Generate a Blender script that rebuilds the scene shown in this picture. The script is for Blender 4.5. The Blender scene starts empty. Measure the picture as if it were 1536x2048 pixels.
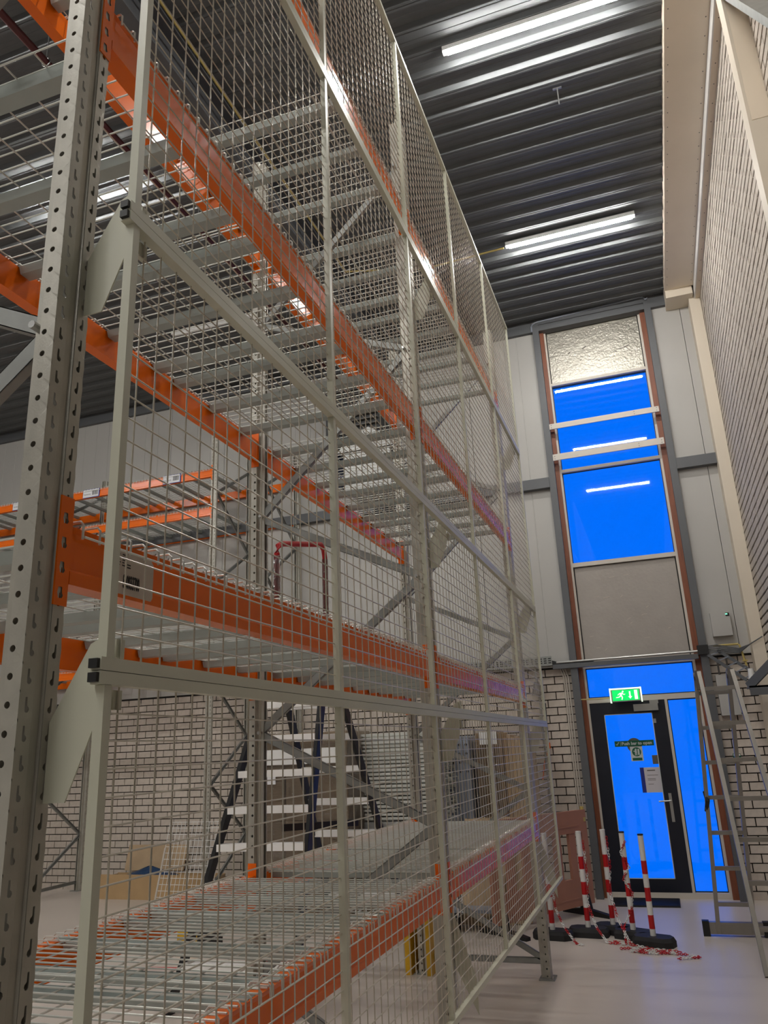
import bpy, bmesh, math, random
from mathutils import Vector, Matrix
random.seed(7)
C = bpy.context.scene.collection
scene = bpy.context.scene

# ---------------------------------------------------------------- camera
cd = bpy.data.cameras.new('camera'); cam = bpy.data.objects.new('camera', cd); C.objects.link(cam)
_r = Vector((0.94243918, 0.33163919, -0.04270648)); _u = Vector((0.13672582, -0.26564987, 0.954325)); _f = Vector((-0.3051466, 0.90523234, 0.29570248))
cam.matrix_world = Matrix(((_r.x, _u.x, -_f.x, 0), (_r.y, _u.y, -_f.y, 0), (_r.z, _u.z, -_f.z, 1.7187), (0, 0, 0, 1)))
cd.sensor_fit = 'VERTICAL'; cd.sensor_height = 36.0; cd.lens = 1535.57 / 2048 * 36.0
cd.shift_y = 0.001; cd.clip_start = 0.02; cd.clip_end = 200
scene.camera = cam

# ---------------------------------------------------------------- sky and exposure
def lin(*c):
    out = []
    for v in c:
        v = v / 255.0
        out.append(v / 12.92 if v <= 0.04045 else ((v + 0.055) / 1.055) ** 2.4)
    return tuple(out)
w = bpy.data.worlds.new('sky'); scene.world = w; w.use_nodes = True
bg = w.node_tree.nodes['Background']
bg.inputs['Color'].default_value = (0.0, 0.165, 1.0, 1); bg.inputs['Strength'].default_value = 1.0
LAMP = 220.0                                   # radiance of the LED battens
scene.view_settings.view_transform = 'Standard'; scene.view_settings.look = 'None'
scene.view_settings.exposure = 0.0; scene.view_settings.gamma = 1.0
scene.view_settings.use_curve_mapping = False
scene.cycles.use_denoising = True
scene.cycles.max_bounces = 8; scene.cycles.diffuse_bounces = 5; scene.cycles.glossy_bounces = 4
scene.cycles.transparent_max_bounces = 12
scene.cycles.sample_clamp_indirect = 6.0

# ---------------------------------------------------------------- materials
MATS = {}
def mat(name, rgb, rough=0.5, metal=0.0, var=0.06, scale=6.0, bump=0.0, bscale=80.0, per_object=0.0, spec=0.5, stretch=None):
    m = bpy.data.materials.new(name); m.use_nodes = True; MATS[name] = m
    nt = m.node_tree; n = nt.nodes; L = nt.links; b = n['Principled BSDF']
    col = lin(*rgb)
    tc = n.new('ShaderNodeTexCoord'); src = tc.outputs['Object']
    if stretch:
        mp = n.new('ShaderNodeMapping'); mp.inputs['Scale'].default_value = stretch; L.new(src, mp.inputs['Vector']); src = mp.outputs['Vector']
    nz = n.new('ShaderNodeTexNoise'); nz.inputs['Scale'].default_value = scale; nz.inputs['Detail'].default_value = 5
    L.new(src, nz.inputs['Vector'])
    rmp = n.new('ShaderNodeValToRGB')
    rmp.color_ramp.elements[0].position = 0.3; rmp.color_ramp.elements[1].position = 0.7
    rmp.color_ramp.elements[0].color = tuple(c * (1 - var) for c in col) + (1,)
    rmp.color_ramp.elements[1].color = tuple(min(1, c * (1 + var)) for c in col) + (1,)
    L.new(nz.outputs['Fac'], rmp.inputs['Fac']); out = rmp.outputs['Color']
    if per_object:
        oi = n.new('ShaderNodeObjectInfo'); mr = n.new('ShaderNodeMapRange')
        mr.inputs['To Min'].default_value = 1 - per_object; mr.inputs['To Max'].default_value = 1 + per_object
        L.new(oi.outputs['Random'], mr.inputs['Value'])
        vm = n.new('ShaderNodeVectorMath'); vm.operation = 'SCALE'
        L.new(out, vm.inputs[0]); L.new(mr.outputs['Result'], vm.inputs['Scale']); out = vm.outputs['Vector']
    L.new(out, b.inputs['Base Color'])
    b.inputs['Roughness'].default_value = rough; b.inputs['Metallic'].default_value = metal
    b.inputs['Specular IOR Level'].default_value = spec
    if bump:
        n2 = n.new('ShaderNodeTexNoise'); n2.inputs['Scale'].default_value = bscale; n2.inputs['Detail'].default_value = 4
        L.new(src, n2.inputs['Vector'])
        bp = n.new('ShaderNodeBump'); bp.inputs['Strength'].default_value = bump; bp.inputs['Distance'].default_value = 0.01
        L.new(n2.outputs['Fac'], bp.inputs['Height']); L.new(bp.outputs['Normal'], b.inputs['Normal'])
    return m
def emit(name, rgb, strength):
    m = bpy.data.materials.new(name); m.use_nodes = True; MATS[name] = m
    b = m.node_tree.nodes['Principled BSDF']; c = lin(*rgb) + (1,)
    b.inputs['Base Color'].default_value = c; b.inputs['Emission Color'].default_value = c; b.inputs['Emission Strength'].default_value = strength
    return m
def pane_mat(name, tint, gl=0.9):
    m = bpy.data.materials.new(name); m.use_nodes = True; MATS[name] = m
    nt = m.node_tree; n = nt.nodes; L = nt.links; n.clear()
    o = n.new('ShaderNodeOutputMaterial'); mx = n.new('ShaderNodeMixShader'); fr = n.new('ShaderNodeFresnel'); fr.inputs['IOR'].default_value = 1.55
    t = n.new('ShaderNodeBsdfTransparent'); t.inputs['Color'].default_value = tint + (1,)
    g = n.new('ShaderNodeBsdfGlossy'); g.inputs['Roughness'].default_value = 0.02; g.inputs['Color'].default_value = (gl, gl, gl, 1)
    L.new(fr.outputs[0], mx.inputs[0]); L.new(t.outputs[0], mx.inputs[1]); L.new(g.outputs[0], mx.inputs[2]); L.new(mx.outputs[0], o.inputs[0])
    return m
GALV = mat('galvanised_steel', (176, 173, 163), 0.36, 0.25, 0.09, 14, 0.05, 200)
GALVD = mat('galvanised_steel_brace', (146, 148, 145), 0.42, 0.35, 0.10, 14)
WIRE = mat('zinc_wire', (216, 218, 212), 0.3, 0.25, 0.05, 10)
CHAN = mat('deck_channel_zinc', (164, 172, 168), 0.45, 0.25, 0.06, 6)
ORANGE = mat('orange_powder_coat', (236, 108, 6), 0.22, 0.0, 0.04, 3, spec=0.35)
GUARD = mat('grey_green_powder_coat', (198, 198, 180), 0.38, 0.0, 0.03, 4)
GUARDW = mat('guard_wire_coat', (196, 190, 175), 0.3, 0.1, 0.03, 4)
BRICK = mat('sand_lime_brick', (200, 189, 178), 0.85, 0, 0.07, 20, 0.25, 120, per_object=0.05)
BRICKR = mat('sand_lime_brick_side', (196, 186, 174), 0.85, 0, 0.08, 2.5, 0.2, 120)
MORTAR = mat('dark_mortar', (34, 28, 24), 0.95, 0, 0.15, 30)
FLOORM = mat('poured_floor', (204, 194, 185), 0.34, 0, 0.05, 0.6, 0.02, 3, stretch=(0.4, 1.6, 1))
PANELW = mat('white_sandwich_panel', (176, 174, 170), 0.45, 0, 0.02, 2)
DECKC = mat('ceiling_deck_steel', (102, 105, 107), 0.42, 0.1, 0.05, 3, spec=0.3)
DARKST = mat('dark_grey_steel', (92, 94, 97), 0.5, 0.1, 0.04, 3)
BEIGE = mat('beige_fire_board', (230, 216, 196), 0.75, 0, 0.03, 2)
CREAM = mat('cream_column_paint', (216, 205, 188), 0.6, 0, 0.02, 2)
BROWN = mat('brown_hardwood', (128, 72, 46), 0.5, 0, 0.18, 9, stretch=(8, 8, 0.6))
WFRAME = mat('white_window_frame', (204, 197, 187), 0.5, 0, 0.02, 3)
GREYPAN = mat('grey_infill_board', (164, 157, 150), 0.45, 0, 0.04, 5, 0.25, 25)
NAVY = mat('dark_navy_door', (16, 20, 34), 0.4, 0, 0.05, 4)
STEEL = mat('brushed_steel', (180, 180, 178), 0.3, 0.85, 0.04, 10)
ALU = mat('ladder_aluminium', (150, 146, 140), 0.4, 0.75, 0.05, 10)
BLACK = mat('black_plastic', (20, 20, 22), 0.5, 0, 0.1, 10)
RUBBER = mat('black_rubber', (34, 34, 36), 0.7, 0, 0.1, 20)
WHITE = mat('white_plastic', (226, 226, 224), 0.4, 0, 0.02, 4)
WHITEST = mat('white_step', (244, 244, 242), 0.4, 0, 0.01, 4)
RED = mat('red_plastic', (186, 18, 26), 0.4, 0, 0.06, 8)
PIPERED = mat('dark_red_pipe', (82, 30, 30), 0.4, 0.0, 0.06, 8)
YELLOW = mat('yellow_paint', (206, 160, 20), 0.45, 0, 0.06, 8)
YELCON = mat('yellow_conduit', (186, 166, 96), 0.5, 0, 0.05, 8)
BLUEST = mat('blue_stile_trim', (22, 42, 84), 0.4, 0.2, 0.06, 8)
CARD = mat('brown_cardboard', (180, 156, 126), 0.85, 0, 0.07, 6)
CARD2 = mat('tan_cardboard', (182, 152, 112), 0.85, 0, 0.08, 5)
BLUEBAG = mat('blue_film_bag', (34, 62, 96), 0.35, 0, 0.2, 10, 0.6, 20)
BARRIER = mat('salmon_barrier_plastic', (170, 120, 100), 0.5, 0, 0.05, 5)
GREYBL = mat('grey_blue_plastic', (140, 146, 158), 0.4, 0, 0.05, 6)
LABELW = mat('white_label', (222, 222, 226), 0.5, 0, 0.01, 4)
LABELG = mat('beige_label', (196, 184, 172), 0.55, 0, 0.02, 4)
LABELB = mat('blue_label_strip', (30, 48, 140), 0.45, 0, 0.03, 4)
INK = mat('black_ink', (22, 20, 20), 0.6, 0, 0.02, 4)
GREENS = mat('green_sign', (10, 92, 66), 0.4, 0, 0.03, 4)
GREYS = mat('grey_disc', (96, 92, 88), 0.5, 0, 0.03, 4)
SIGNW = mat('sign_white', (200, 206, 206), 0.4, 0, 0.02, 4)
PAPER = mat('paper', (206, 202, 208), 0.6, 0, 0.02, 4)
HEATER = mat('heater_grey', (150, 150, 148), 0.4, 0.3, 0.03, 4)
EXITG = emit('exit_green', (0, 190, 84), 1.5)
EXITW = emit('exit_white', (236, 255, 226), 1.0)
TUBE = emit('led_tube', (255, 252, 246), LAMP)
LEDG = emit('green_led', (120, 255, 190), 2.0)
PANE = pane_mat('window_glass', (0.96, 0.98, 1.0))
FILM = pane_mat('stretch_film', (0.93, 0.93, 0.93), 0.9)
# crinkled reflective foil
FOIL = mat('insulation_foil', (164, 160, 150), 0.36, 0.6, 0.05, 30, 0.6, 34)
# crinkled film: glossy coat that lets things show through
_n = FILM.node_tree.nodes; _b = _n.new('ShaderNodeBump'); _t = _n.new('ShaderNodeTexNoise'); _t.inputs['Scale'].default_value = 9; _t.inputs['Detail'].default_value = 6
_b.inputs['Strength'].default_value = 1.0; _b.inputs['Distance'].default_value = 0.05
_tc = _n.new('ShaderNodeTexCoord'); _mp = _n.new('ShaderNodeMapping'); _mp.inputs['Scale'].default_value = (1, 1, 6)
_L = FILM.node_tree.links; _L.new(_tc.outputs['Object'], _mp.inputs[0]); _L.new(_mp.outputs[0], _t.inputs['Vector']); _L.new(_t.outputs['Fac'], _b.inputs['Height'])
for _x in _n:
    if _x.type == 'BSDF_GLOSSY': _L.new(_b.outputs[0], _x.inputs['Normal']); _x.inputs['Roughness'].default_value = 0.12
    if _x.type == 'FRESNEL': _x.inputs['IOR'].default_value = 2.1; _L.new(_b.outputs[0], _x.inputs['Normal'])

# ---------------------------------------------------------------- builders
WL = {}
class MB:
    def __init__(self): self.v = []; self.f = []
    def add(self, vs, fs):
        o = len(self.v); self.v += [tuple(x) for x in vs]; self.f += [tuple(i + o for i in q) for q in fs]; return self
    def box(self, x0, x1, y0, y1, z0, z1):
        return self.add([(x0, y0, z0), (x1, y0, z0), (x1, y1, z0), (x0, y1, z0), (x0, y0, z1), (x1, y0, z1), (x1, y1, z1), (x0, y1, z1)],
                        [(0, 3, 2, 1), (4, 5, 6, 7), (0, 1, 5, 4), (1, 2, 6, 5), (2, 3, 7, 6), (3, 0, 4, 7)])
    def bar(self, p, q, w_, h_, up=(0, 0, 1)):
        p = Vector(p); q = Vector(q); d = (q - p).normalized(); up = Vector(up)
        if abs(d.dot(up)) > 0.99: up = Vector((1, 0, 0))
        s = d.cross(up).normalized(); t = s.cross(d).normalized(); s = s * w_ / 2; t = t * h_ / 2
        vs = [p - s - t, p + s - t, p + s + t, p - s + t, q - s - t, q + s - t, q + s + t, q - s + t]
        return self.add(vs, [(0, 3, 2, 1), (4, 5, 6, 7), (0, 1, 5, 4), (1, 2, 6, 5), (2, 3, 7, 6), (3, 0, 4, 7)])
    def cyl(self, p, q, r, n=10, r2=None, caps=True):
        p = Vector(p); q = Vector(q); d = (q - p).normalized(); r2 = r if r2 is None else r2
        a = Vector((0, 0, 1)) if abs(d.z) < 0.9 else Vector((1, 0, 0))
        s = d.cross(a).normalized(); t = d.cross(s)
        vs = []
        for c, rr in ((p, r), (q, r2)):
            for i in range(n):
                an = 2 * math.pi * i / n; vs.append(c + s * (math.cos(an) * rr) + t * (math.sin(an) * rr))
        fs = [(i, (i + 1) % n, n + (i + 1) % n, n + i) for i in range(n)]
        if caps: fs += [tuple(range(n - 1, -1, -1)), tuple(range(n, 2 * n))]
        return self.add(vs, fs)
    def tube(self, pts, r, n=8, closed=False):
        P = [Vector(x) for x in pts]; m = len(P); vs = []
        for i in range(m):
            a = P[(i - 1) % m] if (closed or i > 0) else P[i]; b = P[(i + 1) % m] if (closed or i < m - 1) else P[i]
            d = (b - a).normalized(); ax = Vector((0, 0, 1)) if abs(d.z) < 0.9 else Vector((0, 1, 0))
            s = d.cross(ax).normalized(); t = d.cross(s)
            for k in range(n):
                an = 2 * math.pi * k / n; vs.append(P[i] + s * math.cos(an) * r + t * math.sin(an) * r)
        fs = []
        for i in range(m if closed else m - 1):
            j = (i + 1) % m
            fs += [(i * n + k, i * n + (k + 1) % n, j * n + (k + 1) % n, j * n + k) for k in range(n)]
        if not closed: fs += [tuple(range(n - 1, -1, -1)), tuple(range((m - 1) * n, m * n))]
        return self.add(vs, fs)
    def prism(self, poly, axis, a0, a1):
        n = len(poly)
        def P(u, v_, a): return {'x': (a, u, v_), 'y': (u, a, v_), 'z': (u, v_, a)}[axis]
        vs = [P(u, v_, a0) for u, v_ in poly] + [P(u, v_, a1) for u, v_ in poly]
        fs = [(i, (i + 1) % n, n + (i + 1) % n, n + i) for i in range(n)] + [tuple(range(n - 1, -1, -1)), tuple(range(n, 2 * n))]
        return self.add(vs, fs)
    def xf(self, M_):
        self.v = [tuple(M_ @ Vector(x)) for x in self.v]; return self
    def mesh(self, name, m, smooth=False, off=(0, 0, 0), recalc=True):
        me = bpy.data.meshes.new(name)
        me.from_pydata([(a - off[0], b - off[1], c - off[2]) for a, b, c in self.v], [], self.f); me.materials.append(m)
        if recalc:
            bm = bmesh.new(); bm.from_mesh(me); bmesh.ops.recalc_face_normals(bm, faces=bm.faces); bm.to_mesh(me); bm.free()
        if smooth:
            for p in me.polygons: p.use_smooth = True
            try: me.set_sharp_from_angle(angle=math.radians(40))
            except Exception: pass
        return me
    def build(self, name, m, parent=None, smooth=False, off=None, recalc=True):
        po = WL.get(parent.name, Vector((0, 0, 0))) if parent else Vector((0, 0, 0))
        o = off if off is not None else po
        me = self.mesh(name, m, smooth, o, recalc)
        ob = bpy.data.objects.new(name, me); C.objects.link(ob)
        if parent: ob.parent = parent; ob.location = Vector(o) - po; WL[ob.name] = Vector(o)
        else: ob.location = o; WL[ob.name] = Vector(o)
        return ob
def inst(name, me, parent, loc, rotz=0.0):
    ob = bpy.data.objects.new(name, me); C.objects.link(ob); po = WL.get(parent.name, Vector((0, 0, 0))) if parent else Vector((0, 0, 0))
    if parent: ob.parent = parent
    ob.location = Vector(loc) - po; ob.rotation_euler = (0, 0, rotz); WL[ob.name] = Vector(loc)
    return ob
def tag(o, label, cat, group=None):
    o['label'] = label; o['category'] = cat
    if group: o['group'] = group
    return o
def thing(name, label, cat, loc, group=None):
    o = bpy.data.objects.new(name, None); C.objects.link(o); o.location = loc; o.empty_display_size = 0.1; WL[o.name] = Vector(loc)
    return tag(o, label, cat, group)
def struct(o): o['kind'] = 'structure'; return o
def stuff(o): o['kind'] = 'stuff'; return o
def text_mesh(s, size, m, M_, extrude=0.0004, align='LEFT', bold=0.0):
    cu = bpy.data.curves.new('text', 'FONT'); cu.body = s; cu.size = size; cu.extrude = extrude; cu.align_x = align; cu.offset = bold; cu.resolution_u = 2
    ob = bpy.data.objects.new('text', cu); C.objects.link(ob)
    dg = bpy.context.evaluated_depsgraph_get(); dg.update()
    me = bpy.data.meshes.new_from_object(ob.evaluated_get(dg)); bpy.data.objects.remove(ob); bpy.data.curves.remove(cu)
    me.transform(M_); me.materials.clear(); me.materials.append(m)
    return me
def add_text(name, s, size, m, M_, parent, **k):
    me = text_mesh(s, size, m, M_, **k); po = WL.get(parent.name, Vector((0, 0, 0)))
    ob = bpy.data.objects.new(name, me); C.objects.link(ob); ob.parent = parent; ob.location = -po
    return ob
def facing(origin, right, up):            # text plane: x along right, y along up
    r_ = Vector(right).normalized(); u_ = Vector(up).normalized(); n_ = r_.cross(u_)
    o = Vector(origin)
    return Matrix(((r_.x, u_.x, n_.x, o.x), (r_.y, u_.y, n_.y, o.y), (r_.z, u_.z, n_.z, o.z), (0, 0, 0, 1)))
FACE_S = ((1, 0, 0), (0, 0, 1))           # read from -Y
FACE_E = ((0, 1, 0), (0, 0, 1))           # read from +X

# ================================================================ SETTING
WX, BY, ZC = 1.22, 10.0, 7.45             # right wall, back wall face, ceiling
XL, YR = -12.0, -9.0
fl = struct(MB().box(XL, WX + 0.02, YR, BY + 0.02, -0.1, 0.0).build('floor', FLOORM))
# ceiling: trapezoidal steel deck running in X
prof = []; y = YR; pitch = 0.245; y = 5.555 - math.ceil((5.555 - YR) / pitch) * pitch
while y < BY + 0.3:
    prof += [(y - 0.024, ZC), (y - 0.005, ZC), (y, ZC + 0.007), (y + 0.005, ZC), (y + 0.024, ZC), (y + 0.046, ZC + 0.045), (y + 0.115, ZC + 0.045), (y + 0.120, ZC + 0.041), (y + 0.147, ZC + 0.041), (y + 0.152, ZC + 0.045), (y + 0.199, ZC + 0.045)]
    y += pitch
mb = MB(); n = len(prof)
mb.v = [(XL, a, b) for a, b in prof] + [(WX + 0.02, a, b) for a, b in prof]
mb.f = [(i, i + 1, n + i + 1, n + i) for i in range(n - 1)]
mb.v += [(XL, prof[0][0], ZC + 0.2), (WX + 0.02, prof[0][0], ZC + 0.2), (XL, prof[-1][0], ZC + 0.2), (WX + 0.02, prof[-1][0], ZC + 0.2)]
mb.f.append((2 * n, 2 * n + 1, 2 * n + 3, 2 * n + 2))
ceil = struct(mb.build('ceiling', DECKC, recalc=False))
# back wall core with an opening for door and windows
OX0, OX1 = -0.905, 0.525
bw = struct(MB().box(XL, OX0, BY + 0.02, BY + 0.24, 0, ZC + 0.15).box(OX1, WX + 0.1, BY + 0.02, BY + 0.24, 0, ZC + 0.15).build('wall_back', MORTAR))
rw = struct(MB().box(WX + 0.012, WX + 0.25, YR, BY + 0.3, 0, ZC + 0.2).build('wall_right', MORTAR))
lw = struct(MB().box(XL - 0.2, XL, YR, BY + 0.3, 0, ZC + 0.2).build('wall_left', PANELW))
re = struct(MB().box(XL, WX + 0.2, YR - 0.2, YR, 0, ZC + 0.2).build('wall_rear', PANELW))
# bricks of the back wall: nearest 300 as parts, the rest joined
CH, BL, JT = 0.0935, 0.2155, 0.0125
def brick_box(m_, x0, x1, y0, y1, z0, z1): m_.box(x0, x1, y0, y1, z0, z1)
bm_full = MB().box(0, BL - JT, 0, 0.03, 0, CH - JT).mesh('brick', BRICK)
rest = MB(); cand = []
for c in range(28):
    z0 = c * CH; z1 = z0 + CH - JT
    if z0 > 2.55: break
    off = (c % 2) * BL / 2
    for X0, X1 in ((-9.6, -0.99), (0.61, WX)):
        x = X1 + off - BL * 60 if X1 < 0 else X0 + off - BL * 3
        while x < X1:
            a, b = max(x, X0), min(x + BL - JT, X1)
            if b - a > 0.03:
                full = abs((b - a) - (BL - JT)) < 1e-4
                # those seen: right of the racks, and the left patch between the uprights
                seen = (x > -1.9) or (x < -5.0 and x > -8.3)
                cand.append((full, seen, a, b, z0, z1))
            x += BL
npart = 0
cand.sort(key=lambda q: (not (q[0] and q[1]), -q[2] if q[2] > -2 else 5 + abs(q[2] + 6.6)))
for full, seen, a, b, z0, z1 in cand:
    dy = random.uniform(-0.0015, 0.0015)
    if full and seen and npart < 300:
        ob = inst('brick', bm_full, bw, (a, BY - 0.008 + dy, z0)); npart += 1
    else: rest.box(a, b, BY - 0.008 + dy, BY + 0.025, z0, z1)
stuff(rest.build('brickwork', BRICK, bw))
# right wall brickwork, seen at a glancing angle: joined
rest = MB()
for c in range(0, 80):
    z0 = c * CH; z1 = z0 + CH - 0.024
    if z0 > ZC + 0.05: break
    yy = 1.5 + (c % 2) * BL / 2
    while yy < BY:
        d = random.uniform(-0.002, 0.002)
        rest.box(WX - 0.001 + d, WX + 0.015, yy, min(yy + BL - JT, BY), z0, z1); yy += BL
stuff(rest.build('brickwork', BRICKR, rw))
# white sandwich panels above the bricks
def panel(x0, x1, z0, z1):
    m_ = MB(); P = [(x0 + 0.003, BY + 0.02)]; x = x0 + 0.003; k = max(1, round((x1 - x0) / 0.25)); st = (x1 - x0 - 0.006) / k
    P.append((x, BY - 0.04))
    for i in range(1, k):
        xx = x + st * i; P += [(xx - 0.006, BY - 0.04), (xx - 0.003, BY - 0.036), (xx + 0.003, BY - 0.036), (xx + 0.006, BY - 0.04)]
    P += [(x1 - 0.003, BY - 0.04), (x1 - 0.003, BY + 0.02)]
    m_.prism(P, 'z', z0, z1).build('wall_panel', PANELW, bw)
x = -0.99
while x > XL: panel(max(x - 1.0, XL), x, 2.63, 7.33); x -= 1.0
panel(0.61, 0.97, 2.63, 7.33); panel(0.97, WX, 2.63, 7.33)
# dark steel: eaves beam, girts, window posts
def trim(name, mb_, m_): return struct(mb_.build(name, m_))
trim('trim_1', MB().box(XL, 1.1, BY - 0.1, BY + 0.02, 7.31, 7.5), DARKST)
trim('trim_2', MB().box(XL, -0.99, BY - 0.13, BY - 0.04, 4.97, 5.11), DARKST)
trim('trim_3', MB().box(0.61, 1.08, BY - 0.13, BY - 0.04, 4.97, 5.11), DARKST)
trim('trim_4', MB().box(-0.99, OX0, BY - 0.11, BY + 0.06, 0, 7.5), DARKST)
trim('trim_5', MB().box(OX1, 0.61, BY - 0.11, BY + 0.06, 0, 7.5), DARKST)
trim('trim_6', MB().box(OX0, OX1, BY - 0.115, BY + 0.06, 7.40, 7.56), DARKST)
trim('trim_7', MB().box(OX0, -0.85, BY - 0.02, BY + 0.09, 0.0, 7.4), BROWN)
trim('trim_8', MB().box(0.46, OX1, BY - 0.02, BY + 0.09, 0.0, 7.4), BROWN)
# black strip put in for the shadow between bricks and panels
trim('trim_9', MB().box(XL, -0.99, BY - 0.005, BY + 0.02, 2.56, 2.63).box(0.61, WX, BY - 0.005, BY + 0.02, 2.56, 2.63), BLACK)
# facade frame (white) with its panes, boards and the door
FX0, FX1, IX0, IX1, FY = -0.85, 0.46, -0.825, 0.4316, 10.04
fr = MB().box(FX0, IX0, FY - 0.03, FY + 0.06, 0, 7.4).box(IX1, FX1, FY - 0.03, FY + 0.06, 0, 7.4)
for z0, z1 in ((6.475, 6.515), (5.19, 5.232), (3.885, 3.938), (2.59, 2.66), (2.165, 2.228), (0.0, 0.06)):
    fr.box(IX0, IX1, FY - 0.03, FY + 0.06, z0, z1)
fr.box(0.052, 0.082, FY - 0.03, FY + 0.06, 0.06, 2.165)
trim('trim_10', fr, WFRAME)
def window(name, x0, x1, z0, z1, tilt):
    wd = struct(MB().box(x0, x1, FY + 0.02, FY + 0.026, z0, z0 + 0.012).box(x0, x1, FY + 0.02, FY + 0.026, z1 - 0.012, z1).box(x0, x0 + 0.01, FY + 0.02, FY + 0.026, z0, z1).box(x1 - 0.01, x1, FY + 0.02, FY + 0.026, z0, z1).build(name, BLACK))
    h = (z1 - z0) / 2; d = math.tan(tilt) * h; p = MB()
    p.add([(x0, FY + 0.03 - d, z0), (x1, FY + 0.03 - d, z0), (x1, FY + 0.03 + d, z1), (x0, FY + 0.03 + d, z1)], [(0, 1, 2, 3)])
    p.build('glass', PANE, wd, recalc=False); return wd
window('window_1', IX0, IX1, 5.232, 6.475, 0.0)
window('window_2', IX0, IX1, 3.938, 5.19, 0.0)
window('window_3', IX0, IX1, 2.228, 2.59, 0.0)
window('window_4', 0.082, IX1, 0.06, 2.165, 0.0)
# foil-faced board on top, grey board below
def crumple(x0, x1, y, z0, z1, nx, nz, amp):
    m_ = MB()
    for j in range(nz + 1):
        for i in range(nx + 1):
            e = 0 if i in (0, nx) or j in (0, nz) else 1
            m_.v.append((x0 + (x1 - x0) * i / nx, y + e * random.uniform(-amp, amp), z0 + (z1 - z0) * j / nz))
    for j in range(nz):
        for i in range(nx): k = j * (nx + 1) + i; m_.f.append((k, k + 1, k + nx + 2, k + nx + 1))
    return m_
fo = crumple(IX0 + 0.012, IX1 - 0.012, FY + 0.0, 6.52, 7.37, 30, 22, 0.0022); fo.box(IX0 + 0.012, IX1 - 0.012, FY + 0.01, FY + 0.05, 6.52, 7.37)
struct(MB().box(IX0 - .002, IX1 + .002, FY + 0.055, FY + 0.09, 6.48, 7.45).box(IX0 - .002, IX1 + .002, FY + 0.055, FY + 0.09, 2.6, 3.93).build('trim_19', BLACK))
o = struct(fo.build('trim_11', FOIL, recalc=False, smooth=True))
o = struct(MB().box(IX0 + 0.014, IX1 - 0.014, FY + 0.005, FY + 0.05, 2.665, 3.875).build('trim_12', GREYPAN))
gb = MB()
for _ in range(16):
    x = random.uniform(IX0 + .1, IX1 - .15); z = random.uniform(2.75, 3.8); l = random.uniform(.02, .09)
    gb.bar((x, FY + 0.004, z), (x + l, FY + 0.004, z + random.uniform(0, .025)), 0.003, 0.004)
gb.build('scuff_mark', LABELG, o)
fs = MB()
for (x, z, l, a) in ((0.12, 6.86, 0.09, .01), (0.2, 6.875, 0.07, .02), (-0.55, 6.93, .03, .03), (-0.35, 6.97, 0.05, .03), (.05, 6.84, .05, -.01), (-.4, 6.8, .02, .01)):
    fs.bar((x, FY - 0.004, z), (x + l, FY - 0.004, z + a), 0.004, 0.006)
fs.build('dark_mark', INK, bpy.data.objects['trim_11'])
# door
DX0, DX1, GX0, GX1 = -0.8252, 0.0522, -0.665, -0.107
dr = MB().box(DX0, GX0, FY - 0.02, FY + 0.04, 0.0598, 2.1652).box(GX1, DX1, FY - 0.02, FY + 0.04, 0.0598, 2.1652).box(GX0, GX1, FY - 0.02, FY + 0.04, 0.0598, 0.2).box(GX0, GX1, FY - 0.02, FY + 0.04, 2.023, 2.1652)
door = struct(dr.build('door_1', NAVY))
MB().add([(GX0, FY + 0.012, .2), (GX1, FY + 0.012, .2), (GX1, FY + 0.012, 2.023), (GX0, FY + 0.012, 2.023)], [(0, 1, 2, 3)]).build('glass', PANE, door, recalc=False)
gbd = MB()
for a in ((GX0, GX0 + .008, .2, 2.023), (GX1 - .008, GX1, .2, 2.023), (GX0, GX1, .2, .208), (GX0, GX1, 2.015, 2.023)): gbd.box(a[0], a[1], FY - 0.026, FY - 0.019, a[2], a[3])
gbd.build('glazing_bead', SIGNW, door)
hp = MB().box(-0.055, -0.022, FY - 0.03, FY - 0.018, 0.80, 1.11).build('handle_plate', STEEL, door)
MB().cyl((-0.038, FY - 0.03, 1.03), (-0.038, FY - 0.065, 1.03), 0.009).cyl((-0.03, FY - 0.06, 1.03), (-0.17, FY - 0.065, 1.025), 0.0085).build('door_handle', STEEL, hp, smooth=True)
MB().box(-0.105, -0.075, FY - 0.03, FY - 0.018, 1.9, 1.95).build('striker_plate', STEEL, door)
MB().box(-0.31, -0.03, FY - 0.075, FY - 0.02, 2.045, 2.125).box(-0.12, -0.02, FY - 0.06, FY - 0.02, 2.125, 2.165).build('door_closer', STEEL, door)
# fire-boarded beam along the right wall and columns
SX0, SX1, SZ = 0.797, 1.162, 7.35
sb = struct(MB().box(SX0, SX1, YR, 9.62, SZ, ZC + 0.15).build('trim_13', BEIGE))
sc = MB(); yy = 1.5
while yy < 9.5:
    for xx in (SX0 + 0.03, SX1 - 0.04): sc.cyl((xx, yy, SZ + .001), (xx, yy, SZ - 0.003), 0.005, 6)
    yy += 0.19
sc.build('screw', GREYS, sb)
sl = struct(MB().box(SX1, WX, YR, 9.75, SZ - 0.13, ZC + 0.15).build('trim_14', BEIGE))
MB().box(SX1 - 0.012, SX1, YR, 9.75, SZ - 0.134, SZ).build('cover_strip', WHITE, sl)  # white strip paints the lamp-lit side of the lower box
sc = MB(); yy = 1.5
while yy < 9.5:
    sc.cyl((1.195, yy, SZ - 0.129), (1.195, yy, SZ - 0.133), 0.005, 6); yy += 0.23
sc.build('screw', GREYS, sl)
struct(MB().box(0.80, 1.13, 9.62, BY - 0.04, 7.24, ZC + 0.15).build('trim_15', CREAM))
struct(MB().box(1.08, WX - 0.004, 9.74, BY - 0.04, 0, 7.35).build('trim_16', CREAM))
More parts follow.
